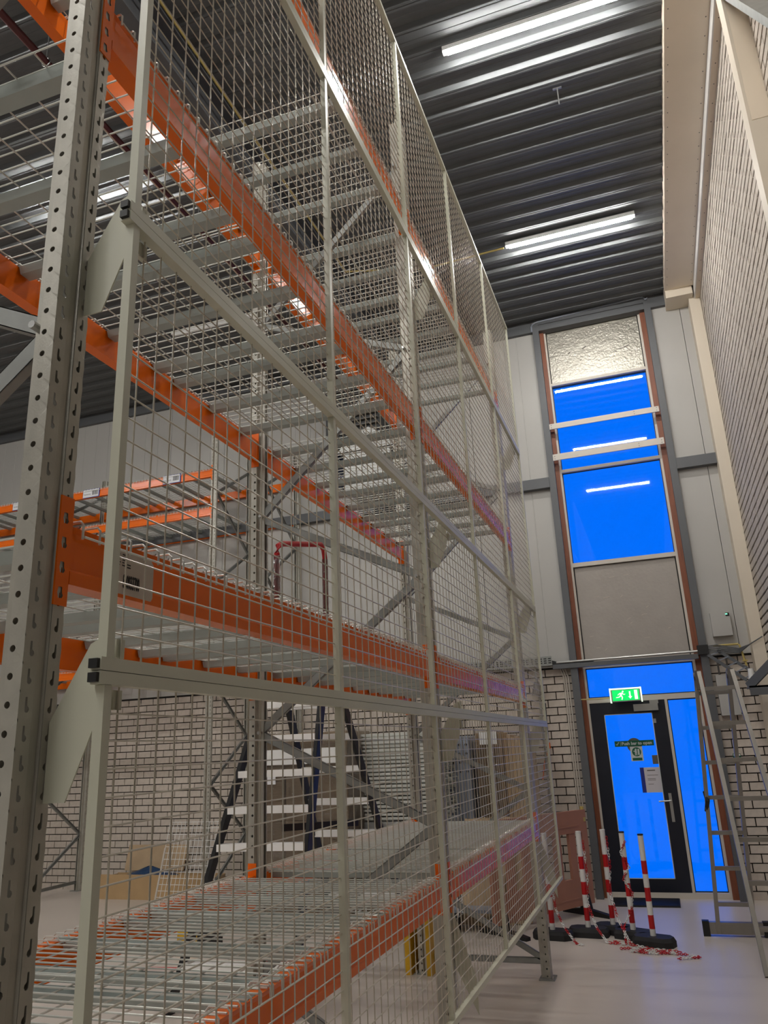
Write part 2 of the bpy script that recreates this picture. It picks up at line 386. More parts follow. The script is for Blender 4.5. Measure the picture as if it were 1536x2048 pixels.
c2 = struct(MB().box(1.08, WX + 0.05, 4.72, 4.86, 0, SZ - 0.13).build('trim_17', CREAM))
MB().box(1.10, WX + .04, 4.716, 4.72, 5.6, 7.2).build('column_face_board', BEIGE, c2)
# steel brace overhead on the right
tag(MB().bar((1.13, 4.71, 6.72), (1.13, 1.9, 2.72), 0.05, 0.105, up=(1, 0, 0)).build('wind_brace', GALVD), 'grey steel wind brace crossing the top right corner below the cream column head', 'brace')
# roof girder and pipes
gx = -3.12
struct(MB().box(gx - 0.13, gx + 0.13, YR, BY - 0.1, 7.02, 7.04).box(gx - 0.008, gx + 0.008, YR, BY - 0.1, 7.04, 7.43).box(gx - 0.13, gx + 0.13, YR, BY - 0.1, 7.43, 7.45).build('trim_18', DARKST))

# ================================================================ CEILING LIGHTS AND SERVICES
def lamp(xc, yc, label, group=None, l=1.41, lit=True):
    t = thing('led_batten_light', label, 'ceiling light', (xc, yc, ZC), group)
    z1 = ZC + 0.004
    MB().box(xc - l / 2 - 0.04, xc + l / 2 + 0.03, yc - 0.03, yc + 0.03, z1 - 0.05, z1).build('housing', WHITE, t)
    P = [(yc - 0.026, z1 - 0.05), (yc + 0.026, z1 - 0.05), (yc + 0.024, z1 - 0.062), (yc + 0.014, z1 - 0.072), (yc - 0.014, z1 - 0.072), (yc - 0.024, z1 - 0.062)]
    MB().prism(P, 'x', xc - l / 2, xc + l / 2).build('diffuser', TUBE if lit else WHITE, t)
    return t
lamp(-0.25, 5.08, 'lit LED batten on the ceiling, nearer one over the aisle, top of the photo')
lamp(-0.25, 7.95, 'lit LED batten on the ceiling over the aisle, nearer the blue window')
for xx, yy, lb in ((-5.0, 5.2, 'lit LED batten on the ceiling left of the rack, its glow above the upper decks'), (-5.0, 8.1, 'unlit white LED batten near the back wall left of the aisle rack'),
                   (-5.0, 2.3, 'lit LED batten left of the near upright'), (-0.25, 2.2, 'LED batten above the camera over the aisle, mirrored in the blue window'), (-2.9, -0.7, 'LED batten just behind the camera'),
                   (-2.9, -3.6, 'LED batten further behind the camera'), (-2.9, -6.5, 'LED batten at the rear end of the hall'), (-0.25, -6.2, 'LED batten over the aisle far behind the camera'), (-5.2, -4.6, 'LED batten far behind the camera on the left'), (-2.7, -2.2, 'LED batten behind the camera, second row'), (-7.3, -2.0, 'LED batten behind the camera on the far left'),  # added fill: these and the one just behind the camera brighten the foreground
                   (-9.5, 5.2, 'LED batten far left in the hall'), (-9.5, 2.3, 'LED batten far left beside the camera')):
    lamp(xx, yy, lb, lit=not lb.startswith('unlit'))
p = MB().cyl((-3.92, YR, 7.08), (-3.92, 9.8, 7.08), 0.03, 10); o = p.build('sprinkler_pipe', PIPERED, smooth=True); tag(o, 'dark red sprinkler pipe running under the ceiling deck', 'pipe')
for yy in (1.6, 3.7, 5.9, 8.0):
    h = MB().cyl((-3.92, yy, 7.08), (-3.92, yy, ZC), 0.006, 6).tube([(-3.92 + 0.038 * math.cos(a * math.pi / 6), yy, 7.08 + 0.038 * math.sin(a * math.pi / 6)) for a in range(12)], 0.006, 6, True); h.build('pipe_hanger', STEEL, o)
o = MB().cyl((-2.92, YR, 7.36), (-2.92, 7.6, 7.36), 0.011, 8).tube([(-2.92, 7.6, 7.36), (-2.85, 7.62, 7.36), (-2.0, 7.95, 7.38), (-1.02, 7.95, 7.40)], 0.011, 8).build('conduit', YELCON, smooth=True)
tag(o, 'thin yellow cable conduit along the roof girder to the batten light', 'conduit')
o = MB().cyl((-0.12, 5.86, ZC), (-0.12, 5.86, 7.26), 0.006, 8).box(-0.16, -0.08, 5.85, 5.87, ZC - 0.012, ZC - 0.002).build('ceiling_hook', STEEL); tag(o, 'small steel hanger rod under the ceiling between the two aisle lights', 'hook')

# ================================================================ PERFORATED UPRIGHT
def perf_strip(mb_, frame, w_, z0, z1, pitch_, hole, cz=0.0):
    """frame(s,t)->3d; a strip w_ wide with one hole (list of (s,t) offsets, star-shaped about its centre) per pitch_."""
    n_ = int((z1 - z0) / pitch_); k = len(hole)
    hc = (sum(a for a, b in hole) / k, sum(b for a, b in hole) / k)
    outer = []
    for a, b in hole:
        dx, dz = a - hc[0], b - hc[1]; L_ = math.hypot(dx, dz); dx /= L_; dz /= L_
        t1 = ((w_ - hc[0]) / dx) if dx > 1e-9 else ((-hc[0]) / dx if dx < -1e-9 else 1e9)
        t2 = ((pitch_ - hc[1]) / dz) if dz > 1e-9 else ((-hc[1]) / dz if dz < -1e-9 else 1e9)
        t_ = min(t1, t2); outer.append((hc[0] + dx * t_, hc[1] + dz * t_))
    # insert the cell corners
    loop = []
    corners = [(0, 0), (w_, 0), (w_, pitch_), (0, pitch_)]
    ang = lambda q: math.atan2(q[1] - hc[1], q[0] - hc[0]) % (2 * math.pi)
    items = [(ang(h_), h_, o_) for h_, o_ in zip(hole, outer)]
    for c_ in corners:
        a = ang(c_); items.append((a, None, c_))
    items.sort(key=lambda q: q[0])
    hs = [(ang(h_), h_) for h_ in hole]; hs.sort()
    fixed = []
    for a, h_, o_ in items:
        if h_ is None: h_ = min(hs, key=lambda q: min(abs(q[0] - a), 2 * math.pi - abs(q[0] - a)))[1]
        fixed.append((h_, o_))
    for c_ in range(n_):
        b0 = z0 + c_ * pitch_; base = len(mb_.v)
        for h_, o_ in fixed: mb_.v += [frame(h_[0], b0 + h_[1]), frame(o_[0], b0 + o_[1])]
        m_ = len(fixed)
        for i in range(m_):
            j = (i + 1) % m_
            q = [base + 2 * i, base + 2 * i + 1, base + 2 * j + 1, base + 2 * j]
            if fixed[i][0] == fixed[j][0]: q = q[:3]
            mb_.f.append(tuple(q))
    zt = z0 + n_ * pitch_
    if z1 - zt > 1e-4:
        mb_.add([frame(0, zt), frame(w_, zt), frame(w_, z1), frame(0, z1)], [(0, 1, 2, 3)])
def circle(cx, cz, r, k=10): return [(cx + r * math.cos(2 * math.pi * i / k), cz + r * math.sin(2 * math.pi * i / k)) for i in range(k)]
TEAR = [(0.013, 0.0385), (0.0175, 0.0385), (0.0180, 0.024), (0.0225, 0.0205), (0.0235, 0.016), (0.0205, 0.0115), (0.016, 0.0110), (0.0130, 0.0135), (0.0125, 0.024)]
UW = 0.09
def upright_mesh(H, name='upright'):
    m_ = MB()
    quad = lambda a, b: m_.add([(a[0], a[1], 0), (b[0], b[1], 0), (b[0], b[1], H), (a[0], a[1], H)], [(0, 1, 2, 3)])
    for s in (0, 1):
        Y = (lambda v_: v_) if s == 0 else (lambda v_: UW - v_)
        # side face with round holes
        perf_strip(m_, lambda a, b: (-a, Y(0.0), b), 0.037, 0.0, H, 0.05, circle(0.026, 0.025, 0.0066))
        quad((-0.037, Y(0)), (-0.039, Y(0.026))); quad((-0.039, Y(0.026)), (-0.076, Y(0.026))); quad((-0.076, Y(0.026)), (-0.076, Y(0.034)))
        # front band with keyhole slots
        perf_strip(m_, lambda a, b: (0.0, Y(a), b), 0.032, 0.0, H, 0.05, TEAR)
        quad((0, Y(0.032)), (-0.006, Y(0.035)))
    quad((-0.006, 0.035), (-0.006, UW - 0.035))
    me = m_.mesh(name, GALV, recalc=False)
    bm = bmesh.new(); bm.from_mesh(me); bmesh.ops.remove_doubles(bm, verts=bm.verts, dist=1e-5); bmesh.ops.recalc_face_normals(bm, faces=bm.faces)
    bm.normal_update(); bm.verts.index_update(); nv = len(bm.verts)
    vs = [v.co.copy() for v in bm.verts] + [v.co - v.normal * 0.0018 for v in bm.verts]
    fs = [tuple(v.index for v in f.verts) for f in bm.faces]; fs2 = [tuple(i + nv for i in reversed(f)) for f in fs]
    rim = []
    for e in bm.edges:
        if len(e.link_faces) == 1:
            l = e.link_loops[0]; a, b = l.vert.index, l.link_loop_next.vert.index; rim.append((b, a, a + nv, b + nv))
    bm.free(); me.clear_geometry(); me.from_pydata([tuple(v) for v in vs], [], fs + fs2 + rim); me.update()
    return me
UPM = upright_mesh(5.6); UPM2 = upright_mesh(6.2)
def cbrace(m_, p, q, w_=0.042, d_=0.024, up=(0, 1, 0)):
    """open C channel between p and q"""
    p = Vector(p); q = Vector(q); d = (q - p).normalized(); n_ = Vector(up); s = d.cross(n_).normalized() * w_ / 2; t = n_.normalized() * d_
    for a, b in ((-s, s),): m_.add([p - s, p + s, q + s, q - s, p - s + t * .1, p + s + t * .1, q + s + t * .1, q - s + t * .1], [(0, 1, 2, 3), (7, 6, 5, 4), (0, 4, 5, 1), (1, 5, 6, 2), (2, 6, 7, 3), (3, 7, 4, 0)])
    for sg in (-1, 1):
        e = s * sg; f_ = s * sg * 0.9
        m_.add([p + e, p + f_, q + f_, q + e, p + e + t, p + f_ + t, q + f_ + t, q + e + t], [(0, 1, 2, 3), (7, 6, 5, 4), (0, 4, 5, 1), (1, 5, 6, 2), (2, 6, 7, 3), (3, 7, 4, 0)])
    return m_
BH, BD = 0.118, 0.05
BPROF = [(0, 0), (0, 0.026), (-0.006, 0.032), (-0.006, BH - 0.012), (-0.002, BH), (-BD, BH), (-BD, 0)]
def connector(m_, f3):
    """hooked end plate, f3(a: along beam, b: out of the face, z)"""
    fr_ = lambda s, t: f3(s, 0.004, t)
    perf_strip(m_, fr_, 0.032, -0.045, 0.175, 0.05, [(0.010, 0.036), (0.02, 0.036), (0.021, 0.024), (0.024, 0.02), (0.02, 0.014), (0.011, 0.014), (0.008, 0.024)])
    vs = [f3(0, 0.0, -0.045), f3(0.032, 0, -0.045), f3(0.032, 0, 0.175), f3(0, 0, 0.175), f3(0, 0.004, -0.045), f3(0.032, 0.004, -0.045), f3(0.032, 0.004, 0.175), f3(0, 0.004, 0.175)]
    m_.add(vs, [(0, 1, 5, 4), (1, 2, 6, 5), (2, 3, 7, 6), (3, 0, 4, 7)])
    vs = [f3(0.032, 0.004, -0.045), f3(0.036, 0.004, -0.045), f3(0.036, 0.004, 0.175), f3(0.032, 0.004, 0.175), f3(0.032, -0.05, -0.045), f3(0.036, -0.05, -0.045), f3(0.036, -0.05, 0.175), f3(0.032, -0.05, 0.175)]
    m_.add(vs, [(0, 1, 2, 3), (7, 6, 5, 4), (0, 4, 5, 1), (1, 5, 6, 2), (2, 6, 7, 3), (3, 7, 4, 0)])

# ================================================================ NEAR RACK (runs along the aisle)
XF, XR = -1.068, -2.118                    # front faces of front and rear uprights
YU = (1.105, 3.83, 6.653)
LEV = (1.138, 2.176, 3.535, 4.885)         # beam tops
rack = thing('pallet_rack', 'tall galvanised pallet rack with orange beams beside the aisle, behind the grey mesh guard', 'rack', (-1.6, 3.9, 0))
for yu in YU:
    inst('upright', UPM, rack, (XF, yu, 0)); inst('upright', UPM, rack, (XR, yu + UW, 0), math.pi)
    for xx in (XF, XR):
        bp = MB().box(min(xx - 0.09, xx + 0.02) if xx == XF else xx - 0.03, xx + 0.03 if xx == XF else xx + 0.1, yu - 0.03, yu + UW + 0.03, 0, 0.008).build('base_plate', GALVD, rack)
        MB().cyl((xx + 0.015 if xx == XF else xx - 0.015, yu - 0.012, 0.008), (xx + 0.015 if xx == XF else xx - 0.015, yu - 0.012, 0.03), 0.009, 6).build('anchor_bolt', STEEL, bp)
    yb = yu + 0.033; A, B = XF - 0.06, XR + 0.06
    nodes = [(B, 0.68), (A, 1.36), (B, 1.84), (A, 2.60), (B, 3.06), (A, 3.96), (B, 4.35), (A, 5.25)]
    for (x0, z0), (x1, z1) in zip(nodes, nodes[1:]): cbrace(MB(), (x0, yb, z0 + 0.012), (x1, yb, z1 - 0.012)).build('brace', GALVD, rack)
    cbrace(MB(), (A, yb, 0.12), (B, yb, 0.12)).build('brace', GALVD, rack); cbrace(MB(), (A, yb, 0.14), (B, yb, 0.66)).build('brace', GALVD, rack)
    for (x0, z0) in nodes: MB().cyl((x0, yu - 0.004, z0), (x0, yb, z0), 0.009, 8).build('brace_bolt', STEEL, rack)
beams = {}
for li, zt in enumerate(LEV):
    for bi in (0, 1):
        y0, y1 = YU[bi] + UW, YU[bi + 1]
        for side, sx in (('f', 1), ('r', -1)):
            xf = XF + 0.004 if sx > 0 else XR - 0.004
            P = [(xf + sx * a, zt - BH + b) for a, b in BPROF]
            b = MB().prism(P, 'y', y0 + 0.004, y1 - 0.004).build('beam', ORANGE, rack); beams[(li, bi, side)] = b
            for ye, dr_ in ((y0, -1), (y1, 1)):
                m_ = MB(); connector(m_, lambda a, o_, z_: (xf - sx * 0.004 + sx * o_, ye + dr_ * (0.034 - a) , zt - BH + z_))
                m_.build('connector', ORANGE, b)
# product sticker on the second-level front beam
st = beams[(1, 0, 'f')]; xs = XF + 0.0045
P = [(1.315, 2.066), (1.462, 2.066), (1.468, 2.075), (1.468, 2.150), (1.455, 2.162), (1.315, 2.162)]
stk = MB().prism(P, 'x', xs - 0.008, xs).build('sticker', LABELG, st)
add_text('sticker_number', '800033700', 0.032, INK, facing((xs + 0.0006, 1.360, 2.081), *FACE_E) @ Matrix.Diagonal((0.40, 1.3, 1, 1)), stk, bold=0.0006)
m_ = MB()
for i in range(5):
    for j in range(2): m_.box(xs, xs + 0.0005, 1.338 + j * 0.017, 1.338 + j * 0.017 + random.uniform(.006, .012), 2.128 + i * 0.006, 2.1305 + i * 0.006)
for a in (0.0, 0.006): m_.box(xs, xs + 0.0005, 1.372, 1.384, 2.126 + a, 2.129 + a)
m_.build('small_print', INK, stk)

# ---------------------------------------------------------------- wire decks
DW, DL = 0.82, XF - XR
def deck_meshes():
    g = MB(); r = 0.0028
    x0, x1 = -0.002, -DL + 0.002
    k = int(DW / 0.05)
    for i in range(k + 1):
        yy = -DW / 2 + i * DW / k
        g.cyl((x0 + .004, yy, 0.004), (x1 - .004, yy, 0.004), r, 5, caps=False)
        for xe, s in ((x0, 1), (x1, -1)):
            g.tube([(xe - s * 0.055, yy, 0.004), (xe - s * 0.045, yy, 0.016), (xe + s * 0.006, yy, 0.016), (xe + s * 0.0125, yy, 0.008), (xe + s * 0.0125, yy, -0.022)], r, 5)
    for xx in [x0 - 0.06 - 0.103 * i for i in range(10)]: g.cyl((xx, -DW / 2, -0.002), (xx, DW / 2, -0.002), r, 5, caps=False)
    for xe, s in ((x0, 1), (x1, -1)): g.cyl((xe + s * 0.0165, -DW / 2, -0.018), (xe + s * 0.0165, DW / 2, -0.018), r, 5)
    wire = g.mesh('wire_grid', WIRE, smooth=True, recalc=False)
    c = MB(); P = [(-0.034, -0.006), (-0.024, -0.034), (0.024, -0.034), (0.034, -0.006), (0.030, -0.006), (0.021, -0.030), (-0.021, -0.030), (-0.030, -0.006)]
    xa, xb = -0.056, -DL + 0.056
    c.prism(P, 'x', xb, xa)
    for xe, s in ((xa, 1), (xb, -1)):
        c.box(min(xe, xe + s * 0.05), max(xe, xe + s * 0.05), -0.030, 0.030, -0.001, 0.0008)
        c.add([(xe, -0.030, 0), (xe, 0.030, 0), (xe - s * 0.05, 0.023, -0.033), (xe - s * 0.05, -0.023, -0.033)], [(0, 1, 2, 3)])
    chan = c.mesh('support_channel', CHAN, recalc=True)
    return wire, chan
WIREM, CHANM = deck_meshes()
LVN = ('lowest', 'second', 'third', 'top'); BN = ('near', 'far'); PN = ('nearest', 'middle', 'farthest')
for li, zt in enumerate(LEV):
    for bi in (0, 1):
        for k in range(3):
            if li == 3 and bi == 0 and k == 1: continue
            yc = (1.63, 2.465, 3.30)[k] if bi == 0 else (4.36, 5.27, 6.15)[k]
            if li == 3 and bi == 0: yc = (1.63, 0, 3.24)[k]
            t = thing('wire_deck', '%s wire deck in the %s bay, on the %s orange beams of the aisle rack' % (PN[k], BN[bi], LVN[li]), 'wire deck', (XF, yc, zt), 'wire decks of the aisle rack')
            inst('wire_grid', WIREM, t, (XF, yc, zt))
            for dy in (-0.33, 0, 0.33): inst('support_channel', CHANM, t, (XF, yc + dy, zt))

# ================================================================ MESH GUARD PANELS
XM = -0.954; GY = (1.184, 2.30, 3.40, 4.545, 5.75, 6.93)
TZ = (0.66, 1.880, 2.872, 4.388, 5.75); TT = 0.025
GN = ('lowest', 'second lowest', 'second highest', 'topmost')
for ti in range(4):
    z0, z1 = TZ[ti], TZ[ti + 1]
    g = thing('mesh_guard_panel', 'grey-green welded mesh guard panel in front of the aisle rack, %s of four tiers' % GN[ti], 'mesh panel', (XM, 4.06, z0), 'mesh guard tiers on the aisle rack')
    for nm, za, zb in (('bottom_rail', z0, z0 + TT), ('top_rail', z1 - TT, z1)):
        rl = MB().box(XM - TT / 2, XM + TT / 2, GY[0] - 0.026, GY[-1] + 0.012, za + 0.0007, zb - 0.0007).build(nm, GUARD, g)
        for ya, yb_ in ((GY[0] - 0.034, GY[0] - 0.026), (GY[-1] + 0.012, GY[-1] + 0.015)): MB().box(XM - TT / 2 + 0.003, XM + TT / 2 - 0.003, ya, yb_, za + 0.004, zb - 0.004).build('end_cap', BLACK, rl)
    for yy in GY: MB().box(XM - 0.0105, XM + 0.0105, yy - 0.0105, yy + 0.0105, z0 + TT, z1 - TT).build('post', GUARD, g)
    wm = MB(); r = 0.0019; xw = XM - 0.009
    kz = int((z1 - z0 - 2 * TT + 0.012) / 0.0505)
    for i in range(1, kz + 1):
        zz = z0 + TT + i * (z1 - z0 - 2 * TT) / (kz + 1); wm.cyl((xw + 2 * r, GY[0] - 0.008, zz), (xw + 2 * r, GY[-1] + 0.008, zz), r, 6)
    ky = int((GY[-1] - GY[0]) / 0.0625)
    for i in range(0, ky + 1):
        yy = GY[0] + 0.055 + i * 0.0625; 
        if yy < GY[-1]: wm.cyl((xw, yy, z0 + 0.004), (xw, yy, z1 - 0.004), r, 6)
    stuff(wm.build('wire_grid', GUARDW, g, smooth=True))
    # stand-off plates to the uprights, at the top joint (and below the lowest panel)
    joints = [z1] if ti < 3 else []
    if ti == 0: joints = [z1, z0]
    for zj in joints:
        for yu in YU:
            yb = yu + 0.073; low = zj < 1
            if not low: P = [(XF + 0.003, zj - 0.225), (XF + 0.003, zj - 0.085), (XM - 0.03, zj + 0.052), (XM - 0.0126, zj + 0.06), (XM - 0.0126, zj - 0.10), (XF + 0.05, zj - 0.225)]
            else: P = [(XF + 0.003, zj + 0.335), (XF + 0.003, zj + 0.09), (XM - 0.0126, zj - 0.105), (XM - 0.0126, zj + 0.04)]
            br = MB().prism(P, 'y', yb, yb + 0.003).build('bracket', GUARD, g)
            if not low:
                for za, zb in ((zj - 0.066, zj - 0.03), (zj + 0.03, zj + 0.066)): MB().box(XM - 0.024, XM - 0.012, yb + 0.05, yb + 0.075, za, zb).box(XM - 0.024, XM - 0.02, yb + 0.004, yb + 0.05, za + .008, zb - .008).build('clamp_lug', GUARD, br)

# ================================================================ REAR RACK (runs along the back wall, left)
YF2, YR2 = 8.9, 10.0 - 0.06
rk2 = thing('pallet_rack', 'orange and galvanised pallet rack standing along the back wall on the left', 'rack', (-8, 9.4, 0))
XU2 = (-10.93, -8.22, -5.51, -4.72)
for xu in XU2:
    inst('upright', UPM2, rk2, (xu - UW / 2 + UW, YF2, 0), -math.pi / 2) if False else inst('upright', UPM2, rk2, (xu - UW / 2, YF2, 0), -math.pi / 2)
    inst('upright', UPM2, rk2, (xu + UW / 2, YR2, 0), math.pi / 2)
    A, B = YF2 + 0.06, YR2 - 0.06
    nd = [(A, 0.15), (B, 0.75), (A, 1.4), (B, 2.0), (A, 2.7), (B, 3.3), (A, 4.0), (B, 4.6), (A, 5.3), (B, 5.9)]
    for (a0, z0), (a1, z1) in zip(nd, nd[1:]): cbrace(MB(), (xu, a0, z0), (xu, a1, z1), up=(1, 0, 0)).build('brace', GALVD, rk2)
    cbrace(MB(), (xu, A, 0.12), (xu, B, 0.12), up=(1, 0, 0)).build('brace', GALVD, rk2)
    MB().box(xu - 0.07, xu + 0.07, YF2 - 0.03, YF2 + 0.1, 0, 0.008).box(xu - 0.07, xu + 0.07, YR2 - 0.1, YR2 + 0.03, 0, 0.008).build('base_plate', GALVD, rk2)
LEV2 = (2.97, 5.08, 5.65)
b2 = {}
for li, zt in enumerate(LEV2):
    for bi in range(3):
        x0, x1 = XU2[bi] + UW / 2, XU2[bi + 1] - UW / 2
        for side, s in (('f', -1), ('r', 1)):
            if bi == 2 and (side == 'f' or li == 0): continue
            yf = YF2 - 0.004 if s < 0 else YR2 + 0.004
            P = [(yf + s * a, zt - BH + b) for a, b in BPROF]
            b = MB().prism(P, 'x', x0 + 0.004, x1 - 0.004).build('beam', ORANGE, rk2); b2[(li, bi, side)] = b
            for xe, dr_ in ((x0, -1), (x1, 1)):
                m_ = MB(); connector(m_, lambda a, o_, z_: (xe + dr_ * (0.034 - a), yf - s * 0.004 + s * o_, zt - BH + z_)); m_.build('connector', ORANGE, b)
def loc_label(beam, xc, zt, txt):
    yl = YF2 - 0.0045
    hb = MB().box(xc - 0.145, xc + 0.155, yl - 0.004, yl + 0.002, zt - BH - 0.002, zt + 0.012).build('label_holder', LABELB, beam)
    pl = MB().box(xc - 0.14, xc + 0.14, yl - 0.0055, yl - 0.004, zt - BH + 0.006, zt + 0.006).build('location_label', LABELW, hb) if False else MB().box(xc - 0.14, xc + 0.14, yl - 0.0055, yl - 0.0041, zt - BH + 0.006, zt + 0.006).build('location_label', LABELW, beam)
    bc = MB(); x = xc + 0.025
    while x < xc + 0.12:
        wd = random.choice((0.002, 0.004, 0.005)); bc.box(x, x + wd, yl - 0.006, yl - 0.0054, zt - BH + 0.035, zt - 0.012); x += wd + random.choice((0.002, 0.003, 0.004))
    bc.build('barcode', INK, pl)
    add_text('label_text', txt, 0.026, INK, facing((xc - 0.125, yl - 0.0062, zt - BH + 0.042), *FACE_S), pl)
loc_label(b2[(2, 1, 'f')], -7.62, LEV2[2], 'CB-03-E-03'); loc_label(b2[(2, 1, 'f')], -6.21, LEV2[2], 'CB-03-E-01'); loc_label(b2[(2, 0, 'f')], -8.95, LEV2[2], 'CB-03-E-05')
MB().box(-8.1, -5.6, YF2 - 0.016, YF2 - 0.011, 3.0, 3.07).build('label_strip', LABELB, b2[(0, 1, 'f')])
DW2, DL2 = 0.86, YR2 - YF2
Mrot = Matrix.Rotation(-math.pi / 2, 4, 'Z')
for li, zt in enumerate(LEV2):
    for bi in (0, 1, 2):
        if bi == 2 and li == 0: continue
        for k in range(3 if bi < 2 else 1):
            x0 = XU2[bi] + UW / 2; xc = x0 + 0.44 + k * 0.872 if bi < 2 else (XU2[2] + XU2[3]) / 2
            if bi == 2 : continue
            t = thing('wire_deck', '%s wire deck from the left in the %s bay, %s level of back wall rack' % (('first', 'second', 'third')[k], ('left', 'right')[bi], ('lowest', 'middle', 'upper')[li]), 'wire deck', (xc, YF2, zt), 'wire decks of the back wall rack')
            inst('wire_grid', WIREM, t, (xc, YF2, zt), -math.pi / 2)
            for dx in (-0.33, 0, 0.33): inst('support_channel', CHANM, t, (xc + dx, YF2, zt), -math.pi / 2)

# ================================================================ DOORWAY FITTINGS
ex = thing('exit_sign', 'lit green emergency exit sign above the dark glass door', 'sign', (-0.375, 9.9, 2.16))
MB().box(-0.548, -0.203, 9.86, 9.93, 2.16, 2.31).build('housing', STEEL, ex)
MB().box(-0.53, -0.221, 9.855, 9.861, 2.172, 2.295).build('sign_face', EXITG, ex)
MB().box(-0.56, -0.546, 9.84, 9.95, 2.15, 2.32).box(-0.205, -0.191, 9.84, 9.95, 2.15, 2.32).box(-0.548, -0.203, 9.85, 9.94, 2.3, 2.318).build('end_frame', EXITW, ex) if False else MB().box(-0.56, -0.546, 9.84, 9.95, 2.15, 2.32).box(-0.205, -0.191, 9.84, 9.95, 2.15, 2.32).box(-0.548, -0.203, 9.85, 9.94, 2.302, 2.318).build('end_frame', EXITW, ex)
pic = MB(); ys = 9.8542
def flat(poly): pic.add([(a, ys, b) for a, b in poly], [tuple(range(len(poly)))])
flat([(-0.275, 2.18), (-0.24, 2.18), (-0.24, 2.288), (-0.275, 2.288)])
flat([(-0.335, 2.275), (-0.318, 2.275), (-0.318, 2.215), (-0.335, 2.215)]); flat([(-0.35, 2.217), (-0.303, 2.217), (-0.3265, 2.188)])
flat([(-0.405 + 0.011 * math.cos(a * .785), 2.276 + 0.011 * math.sin(a * .785)) for a in range(8)])
flat([(-0.44, 2.262), (-0.41, 2.266), (-0.405, 2.256), (-0.43, 2.225), (-0.445, 2.222)])
flat([(-0.433, 2.23), (-0.418, 2.232), (-0.41, 2.205), (-0.42, 2.18), (-0.43, 2.182), (-0.424, 2.205)])
flat([(-0.445, 2.228), (-0.43, 2.222), (-0.455, 2.208), (-0.49, 2.205), (-0.49, 2.214), (-0.458, 2.218)])
flat([(-0.412, 2.262), (-0.395, 2.245), (-0.38, 2.25), (-0.38, 2.243), (-0.397, 2.235), (-0.415, 2.252)]); flat([(-0.44, 2.262), (-0.462, 2.248), (-0.47, 2.235), (-0.462, 2.233), (-0.455, 2.243), (-0.438, 2.252)])
stuff(pic.build('pictogram', EXITW, ex, recalc=False))
o = MB().tube([(-0.94, 9.9, 2.215), (-0.7, 9.96, 2.21), (-0.55, 9.93, 2.215)], 0.008, 6).build('sign_conduit', YELCON, smooth=True); o.parent = None; tag(o, 'thin yellow conduit feeding the exit sign from the left', 'conduit')
def sticker(name, label, x0, x1, z0, z1, m_, y=FY - 0.0015):
    o = MB().box(x0, x1, y - 0.001, y, z0, z1).build(name, m_, off=((x0 + x1) / 2, y, z0)); return tag(o, label, 'sign')
yg = FY + 0.010
o = sticker('door_sign', 'green push bar to open sticker on the door glass', -0.585, -0.135, 1.645, 1.71, GREENS, yg)
add_text('sign_text', 'Push bar to open', 0.050, SIGNW, facing((-0.505, yg - 0.0018, 1.662), *FACE_S), o, bold=0.0015)
m_ = MB(); m_.bar((-0.57, yg - 0.0016, 1.675), (-0.558, yg - 0.0016, 1.664), .004, .007); m_.bar((-0.558, yg - 0.0016, 1.664), (-0.535, yg - 0.0016, 1.697), .004, .007); m_.box(-0.518, -0.515, yg - 0.0017, yg - 0.001, 1.65, 1.705); m_.build('tick_mark', SIGNW, o)
o = tag(MB().cyl((-0.36, yg + .0005, 1.655), (-0.36, yg + .001, 1.655), 0.085, 28).build('door_disc', GREYS), 'dark grey round sticker behind the push bar sign on the door', 'sticker')
o = sticker('door_notice', 'white door opening instruction sticker with green circle under the push bar sign', -0.415, -0.275, 1.475, 1.64, SIGNW, yg)
MB().cyl((-0.345, yg - 0.001, 1.58), (-0.345, yg - 0.0016, 1.58), 0.052, 24).box(-0.4, -0.29, yg - 0.0016, yg - .001, 1.482, 1.512).build('green_print', GREENS, o)
m_ = MB(); m_.cyl((-0.352, yg - 0.0016, 1.606), (-0.352, yg - 0.0022, 1.606), 0.011, 10); m_.box(-0.365, -0.342, yg - 0.0022, yg - .0016, 1.565, 1.597); m_.box(-0.365, -0.356, yg - 0.0022, yg - .0016, 1.54, 1.565); m_.box(-0.351, -0.342, yg - 0.0022, yg - .0016, 1.54, 1.565); m_.box(-0.38, -0.365, yg - 0.0022, yg - .0016, 1.583, 1.593); m_.box(-0.332, -0.312, yg - 0.0022, yg - .0016, 1.545, 1.612)
m_.build('figure_print', SIGNW, o)
sticker('door_plate', 'small dark square plate on the door glass beside the frame', -0.178, -0.112, 1.435, 1.535, GREYS, yg)
o = sticker('paper_notice', 'white paper notice with printed lines taped to the door glass', -0.29, -0.108, 1.12, 1.4, PAPER, yg)
m_ = MB(); m_.box(-0.255, -0.165, yg - .0016, yg - .001, 1.36, 1.372)
for zz, l in ((1.31, .12), (1.27, .09), (1.255, .09), (1.21, .06)): m_.box(-0.26, -0.26 + l, yg - .0016, yg - .001, zz, zz + .005)
m_.build('print_lines', GREYS, o)
MB().box(-0.335, -0.29, yg - .0008, yg, 1.12, 1.4).build('blue_margin', LABELB, o)
# white boards screwed across the upper window
for i, (za, zb, lb) in enumerate(((5.782, 5.857, 'upper of two white boards screwed across the blue window'), (5.33, 5.417, 'lower of two white boards screwed across the blue window'))):
    o = tag(MB().box(-0.905, 0.508, BY - 0.13, BY - 0.112, za, zb).build('cross_board', WFRAME, off=(-0.2, BY - 0.12, za)), lb, 'board')
    m_ = MB()
    for x_, z_ in ((-0.88, .02), (-0.88, .055), (0.48, .02), (0.48, .055), (0.2, .02), (0.2, .055)): m_.cyl((x_, BY - 0.13, za + z_), (x_, BY - 0.132, za + z_), 0.006, 8)
    m_.build('screw', GREYS, o)
